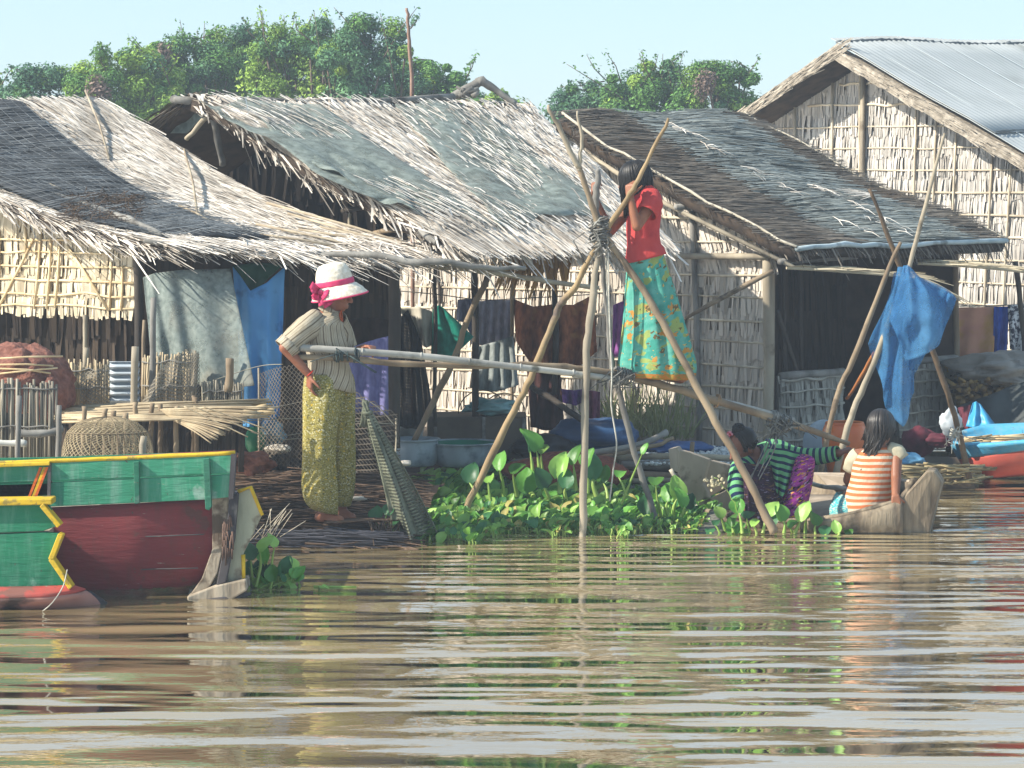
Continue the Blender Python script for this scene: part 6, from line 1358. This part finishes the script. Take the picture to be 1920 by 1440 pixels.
mb = MB(); mb.loft([hring(.012, .114), hring(-.004, .118), hring(-.022, .118)], 40, cap=False, sub=2, mod=lambda t, th: 1 + .02 * math.sin(14 * th)); mb.build('ribbon', pink, hat, solid=.003)
mb = MB(); mb.tube([hring(-.096, .173, .159, .016)[0] + hx * math.cos(a) * .174 + hy * math.sin(a) * .16 for a in [i * math.pi / 24 for i in range(49)]], .005, n=6, cap=False); mb.build('brim_edge', pink, hat)
mb = MB()
for (x0, y0), (x1, y1), w_ in (((598, 545), (583, 540), .036), ((598, 547), (590, 562), .034), ((600, 548), (612, 556), .045), ((602, 552), (617, 574), .03), ((600, 550), (606, 572), .04)):
    a_, b_ = q(x0, y0, -.07), q(x1, y1, -.13); d = (b_ - a_); L = d.length; d.normalize()
    for s in (-1, 0, 1): mb.blade(a_, (d + V((0, .15 * s, .25 * s))).normalized(), V((.1 * s, -1, .2)).normalized(), L, w_, .012, taper=1.2, twist=.3 * s)
mb.ell(q(601, 549, -.1), X * .018, Y * .018, Z3 * .016, 12, 8); mb.build('bow', pink, hat, solid=.002)
mb = MB(); w0 = q(581, 700, -.2); d = (q(581, 704, -.2) - q(534, 652, -.22)).normalized(); x, y = basis(d); mb.tube([w0 + (x * math.cos(a) + y * math.sin(a)) * .027 for a in [i * math.pi / 10 for i in range(21)]], .004, n=5, cap=False); mb.build('bracelet', mat('red_thread', '#b32a1e', '#c93c2c', 9), WM)
mb = MB(); mb.tube([q(640, 582, -.03), q(637, 592, -.06), q(642, 602, -.06), q(640, 585, -.02)], .006, n=6, sub=3); mb.build('scarf', mat('orange_scarf', '#a3481e', '#c4622c', 9), WM)

# standing girl ---------------------------------------------------
q = lambda px, py, d=0.0: P(px, py, 18.22 + d)
GR = thing('person', 'girl in red shirt and teal floral skirt standing on the lever, holding tripod poles', 'person', q(1240, 720))
mb = MB(); hc = q(1190, 336); hf, hu, hr = head(mb, hc, V((-.92, -.05, -.2)), V((0, 0, 1)), .97)
limb(mb, [q(1196, 352), q(1206, 372)], [.040, .045]); limb(mb, [q(1206, 388), q(1208, 430), q(1212, 480)], [.085, .08, .085]); limb(mb, [q(1222, 378, -.10), q(1190, 378, .12)], [.042, .042])
limb(mb, [q(1222, 380, -.11), q(1194, 424, -.21), q(1181, 368, -.20)], [.040, .033, .023]); hand(mb, q(1181, 368, -.20), V((.0, .1, 1)), V((.55, .8, 0)), -1, .55, .88)
limb(mb, [q(1190, 380, .12), q(1144, 434, .04), q(1112, 366, -.03)], [.040, .032, .022]); hand(mb, q(1112, 364, -.035), V((-.05, -.75, .6)), V((1, .05, 0)), 1, .8, .9)
limb(mb, [q(1210, 505, -.04), q(1218, 600, -.05), q(1222, 700, -.06)], [.06, .05, .034]); limb(mb, [q(1216, 505, .05), q(1238, 600, .06), q(1262, 696, .06)], [.06, .05, .034])
foot(mb, q(1222, 702, -.04), q(1195, 712, -.06)); foot(mb, q(1262, 700, .05), q(1290, 716, .0))
add_fused('body', mb, skin, GR, .0055)
mb = MB(); strands(mb, hc, hf, hu, .97, 560, .08, 6.2, lambda a: .13 + .09 * (abs(math.sin(a)) > .5 and math.cos(a) > -.3), .100, .0065, fall=None)
mb.ell(hc + hu * .012 - hf * .012, hr * .086, hf * .1, hu * .1, 20, 12); mb.build('hair', hair_m, GR)
red = mat('coral_red_cloth', '#ad3d3c', '#bd4a48', 9, (1, 1, .4), .9, spec=.1, c3='#9c3438', s3=5, t3=.55, bump=.01)
mb = MB(); fold = lambda t, th: 1 + .03 * math.sin(6 * th + 8 * t) * t + .05 * noise.noise(V((math.cos(th) * 2, math.sin(th) * 2, t * 6 + 9)))
mb.loft([ring(q, 1203, 357, 0, .062, .06, -.25), ring(q, 1205, 364, 0, .092, .1, -.2), ring(q, 1207, 378, 0, .108, .135), ring(q, 1207, 400, 0, .108, .13), ring(q, 1206, 430, 0, .104, .115), ring(q, 1207, 455, 0, .106, .115), ring(q, 1210, 470, 0, .116, .125, -.15), ring(q, 1211, 485, 0, .124, .13, -.25)], 44, cap=False, mod=fold, start=math.pi / 2, sub=3)
sh = mb.build('shirt', red, GR, solid=.004)
mb = MB(); sleeve(mb, [q(1216, 370, -.06), q(1221, 382, -.12), q(1212, 400, -.16)], [.072, .071, .066], sd=3); sleeve(mb, [q(1196, 372, .06), q(1184, 390, .12)], [.062, .058], sd=5); mb.build('sleeve', red, sh, solid=.004)
mb = MB(); sleeve(mb, [q(1201, 352, -.01), q(1206, 362, -.01)], [.064, .076], amp=.05, sd=1, sub=2); mb.build('collar', red, sh, solid=.005)
teal = pat_floral('teal_floral_cloth', '#3f8d7e', '#5d9f90', [(8, .56, '#8a9a58'), (13, .60, '#b07f3e'), (22, .62, '#5f5236'), (30, .64, '#bfa056')], 12, (.91, '#8f7a34', '#b3702e'), stretch=(1, .6, 1))
sf = lambda t, th: 1 + (.06 * math.sin(11 * th + 1.2 * t) + .035 * math.sin(17 * th + 2)) * min(1, .25 + t) + .04 * noise.noise(V((math.cos(th) * 1.4, math.sin(th) * 1.4, t * 3)))
mb = MB(); mb.loft([ring(q, 1210, 468, 0, .105, .11), ring(q, 1212, 485, 0, .115, .12), ring(q, 1219, 540, 0, .150, .14), ring(q, 1225, 600, 0, .182, .165), ring(q, 1230, 650, 0, .212, .185), ring(q, 1232, 685, 0, .228, .2), ring(q, 1234, 708, 0, .212, .19, .05)], 72, cap=False, mod=sf, start=math.pi / 2, sub=4)
mb.build('skirt', teal, GR, solid=.004)

# crouching woman -------------------------------------------------
q = lambda px, py, d=0.0: P(px, py, 18.7 + d)
CW = thing('person', 'crouching woman in green and navy striped top with a hair bun, in the plank boat', 'person', q(1460, 975))
mb = MB(); hc = q(1391, 838, -.1); hf, hu, hr = head(mb, hc, V((-.80, -.38, -.46)), V((-.35, -.2, .9)), .98)
limb(mb, [q(1402, 842, -.06), q(1425, 858, .0)], [.045, .055]); limb(mb, [q(1432, 868, 0), q(1455, 900, .08), q(1462, 938, .12)], [.10, .11, .12]); limb(mb, [q(1392, 872, -.1), q(1450, 850, .06)], [.048, .048])
limb(mb, [q(1390, 872, -.12), q(1383, 925, -.22), q(1402, 955, -.28)], [.046, .036, .025]); hand(mb, q(1402, 955, -.28), V((.4, -.3, -.6)), V((.6, -.2, .3)), 1, .6, .9)
limb(mb, [q(1450, 850, .05), q(1518, 856, .02), q(1574, 849, -.08)], [.047, .036, .026]); hand(mb, q(1574, 849, -.08), V((1, .0, .35)), V((.1, .2, -1)), 1, .75, .92)
limb(mb, [q(1470, 940, .05), q(1506, 872, -.28), q(1482, 968, -.28)], [.085, .052, .04]); limb(mb, [q(1445, 940, 0), q(1428, 915, -.22), q(1430, 970, -.22)], [.08, .055, .04]); foot(mb, q(1482, 970, -.28), q(1460, 985, -.42)); foot(mb, q(1430, 970, -.22), q(1405, 985, -.3))
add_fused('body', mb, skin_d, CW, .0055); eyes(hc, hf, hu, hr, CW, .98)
mb = MB()
mb.ell(hc + hu * .034 - hf * .036, hr * .086, hf * .086, hu * .088, 22, 14, lambda d: 1 + .04 * noise.noise(d * 60)); strands(mb, hc, hf, hu, 1.0, 180, 1.2, 5.08, lambda a: .02, .099, .007)
bc = hc + hu * .115 - hf * .03
for k in range(60):
    ax = V((G(1), G(1), G(1))).normalized(); x, y = basis(ax); mb.tube([bc + (x * math.cos(s * .7) + y * math.sin(s * .7)) * .036 * U(.8, 1.1) for s in range(8)], .007, n=5)
mb.build('hair', hair_m, CW)
mb = MB()
for k in range(12): p = hc + hu * .10 + hf * .03 + hr * .03 + V((G(.014), G(.014), G(.012))); mb.ell(p, X * .014, Y * .014, Z3 * .010, 8, 6)
mb.build('hair_tie', mat('pink_red_scrunchie', '#a82a3a', '#cf8a95', 30, lo=.45, hi=.55), CW)
gst = pat_stripes('green_navy_cloth', '#5d9a68', [(.046, .45, 0, '#1b2a48')], 'Y', wob=.012, dirt='#6fa876')
def frame_ring(c, d, ra, rb_, hint): 
    d = d.normalized(); a = (hint - d * hint.dot(d)).normalized(); return (c, a * ra, d.cross(a) * rb_)
sd_ = V((1, .35, .3))
mb = MB(); spine = [q(1414, 852, -.02), q(1424, 858, 0), q(1436, 866, .02), q(1450, 884, .06), q(1460, 905, .1), q(1468, 930, .12)]; rr = [(.06, .07), (.12, .12), (.165, .14), (.17, .15), (.16, .15), (.17, .16)]
rg = [frame_ring(spine[i], spine[min(i + 1, 5)] - spine[max(i - 1, 0)], rr[i][0], rr[i][1], V((1, .3, .25))) for i in range(6)]
mb.loft(rg, 40, cap=False, mod=wr(.07, 5, 2), start=math.pi / 2, sub=4); tops = mb.build('top', gst, CW, solid=.004)
mb = MB(); sleeve(mb, [q(1438, 848, .03), q(1465, 848, .05), q(1495, 856, .03), q(1530, 856, .0), q(1572, 850, -.08)], [.085, .078, .062, .052, .047], amp=.08, sd=2); sleeve(mb, [q(1400, 866, -.08), q(1388, 880, -.13), q(1382, 915, -.21), q(1388, 940, -.25)], [.07, .068, .058, .05], amp=.08, sd=6); mb.build('sleeve', gst, tops, solid=.004)
mb = MB(); sheet(mb, [(1440, 838, 18.58), (1475, 842, 18.5), (1510, 852, 18.5)], [(1452, 915, 18.4), (1462, 934, 18.36), (1486, 908, 18.4)], 20, 20, folds(2.5, .04, .5, .3)); mb.build('top_flap', gst, tops, solid=.004)
pur = pat_floral('purple_floral_cloth', '#672062', '#973a8a', [(20, .57, '#20121c'), (24, .60, '#b98a1e'), (30, .63, '#9a92a8'), (17, .66, '#c97a1c')], 16)
mb = MB(); mb.loft([ring(q, 1509, 853, -.30, .022, .03), ring(q, 1509, 858, -.30, .05, .06), ring(q, 1507, 872, -.29, .068, .085, -.2), ring(q, 1502, 895, -.26, .082, .12, -.35), ring(q, 1494, 922, -.22, .098, .16, -.4), ring(q, 1484, 950, -.20, .108, .18, -.3), ring(q, 1476, 972, -.2, .112, .18)], 36, cap=True, mod=wr(.10, 4, 3), start=math.pi / 2, sub=4)
mb.build('sarong', pur, CW, solid=.004)
dk = pat_floral('dark_floral_cloth', '#231622', '#3a2133', [(24, .60, '#5f4a2c'), (30, .62, '#6d6478')], 16)
mb = MB(); sheet(mb, [(1392, 868, 18.42), (1420, 868, 18.45), (1446, 874, 18.5)], [(1398, 975, 18.3), (1430, 980, 18.24), (1478, 972, 18.3)], 24, 20, lambda u, v: -.10 * math.sin(math.pi * u) * math.sin(math.pi * min(1, v + .2)) + .02 * math.sin(14 * u)); mb.build('wrap', dk, CW, solid=.004)

# seated girl -----------------------------------------------------
q = lambda px, py, d=0.0: P(px, py, 18.3 + d)
SG = thing('person', 'long haired girl in orange striped shirt sitting with her back turned in the plank boat', 'person', q(1615, 975))
mb = MB(); hc = q(1652, 801, .02); hf, hu, hr = head(mb, hc, V((.35, .9, -.25)), V((0, .1, 1)), .97)
limb(mb, [q(1650, 820), q(1646, 845)], [.042, .048]); limb(mb, [q(1643, 862), q(1632, 905), q(1618, 948)], [.09, .095, .11]); limb(mb, [q(1606, 854, .02), q(1680, 846, -.02)], [.042, .042])
limb(mb, [q(1681, 848, -.02), q(1680, 897, -.12), q(1679, 932, -.25)], [.040, .033, .024]); hand(mb, q(1679, 931, -.26), V((.1, -.1, -1)), V((.1, 1, -.1)), 1, .85, .88)
limb(mb, [q(1604, 856, .03), q(1590, 900, .14), q(1606, 925, .34)], [.040, .033, .024]); hand(mb, q(1606, 925, .34), V((.4, 1, -.2)), V((.1, 0, -1)), 1, .5, .86)
limb(mb, [q(1598, 955, .02), q(1588, 925, .4), q(1600, 950, .62)], [.085, .06, .04]); limb(mb, [q(1640, 952, .04), q(1650, 918, .44), q(1645, 945, .68)], [.085, .06, .04]); foot(mb, q(1600, 950, .62), q(1602, 952, .82)); foot(mb, q(1645, 945, .68), q(1648, 948, .86))
add_fused('body', mb, skin, SG, .0055)
ost = pat_stripes('orange_striped_cloth', '#cabca8', [(.037, .52, 0, '#bf6c42')], 'Y', wob=.010, dirt='#bcab92')
mb = MB(); fold = lambda t, th: 1 + .03 * noise.noise(V((math.cos(th) * 2, math.sin(th) * 2, t * 7))) + .012 * math.sin(40 * t) * t
mb.loft([ring(q, 1647, 838, 0, .06, .055), ring(q, 1645, 846, 0, .105, .08), ring(q, 1643, 858, 0, .135, .10), ring(q, 1640, 880, 0, .142, .115), ring(q, 1634, 905, 0, .138, .115), ring(q, 1627, 930, 0, .146, .125), ring(q, 1620, 952, 0, .158, .14, -.1), ring(q, 1618, 964, 0, .150, .135, -.25)], 48, cap=False, mod=fold, start=math.pi / 2, sub=4); sh = mb.build('shirt', ost, SG, solid=.004)
crm = mat('cream_cloth', '#a59d86', '#bdb59c', 8, rough=.9, spec=.1, bump=.01)
mb = MB(); sleeve(mb, [q(1670, 846, 0), q(1680, 848, -.02), q(1690, 862, -.03)], [.058, .056, .052], amp=.08, sd=3); mb.build('sleeve', crm, sh, solid=.004)
mb = MB(); sleeve(mb, [q(1612, 852, .02), q(1602, 862, .03), q(1594, 882, .06)], [.052, .05, .046], amp=.08, sd=5); mb.build('sleeve', crm, sh, solid=.004)
trq = pat_floral('turquoise_lace_cloth', '#2f8f95', '#3fa5aa', [(60, .52, '#b9b9a8'), (45, .6, '#2a7f86')], 20)
mb = MB(); mb.loft([ring(q, 1610, 925, .12, .14, .15), ring(q, 1605, 948, .06, .165, .17), ring(q, 1604, 968, .04, .165, .17), ring(q, 1604, 978, .04, .15, .16)], 40, cap=False, mod=wr(.09, 9, 2), start=math.pi / 2, sub=4); mb.build('skirt', trq, SG, solid=.004)
hair_b = mat('dark_brown_hair', '#15110f', '#2c2520', 6, (1, 1, .2), .42, isl=.4, spec=.45)
mb = MB(); mb.ell(hc + hu * .012 - hf * .008, hr * .082, hf * .098, hu * .098, 20, 12); strands(mb, hc, hf, hu, .97, 460, .5, 5.8, lambda a: .05 + .14 * max(0, -math.cos(a)) + (.08 if R() < .22 and 2.4 < a < 3.9 else 0), .098, .0085, fall=V((-.32, -.12, 0))); mb.build('hair', hair_b, SG)

# ------------------------------------------------------------------ haze
HZ = 0.003
if HZ:
    t = NT('thin_river_haze'); t.t.nodes.remove(t.b); pv = t.t.nodes.new('ShaderNodeVolumePrincipled')
    pv.inputs['Color'].default_value = (.78, .88, 1, 1); pv.inputs['Density'].default_value = HZ; pv.inputs['Anisotropy'].default_value = .2
    t.t.links.new(pv.outputs[0], t.out.inputs['Volume'])
    mb = MB(); mb.box(V((0, 43, 6)), V((60, 0, 0)), V((0, 52, 0)), V((0, 0, 7.5))); T(mb.build('haze', t.m, smooth=False), kind='stuff')
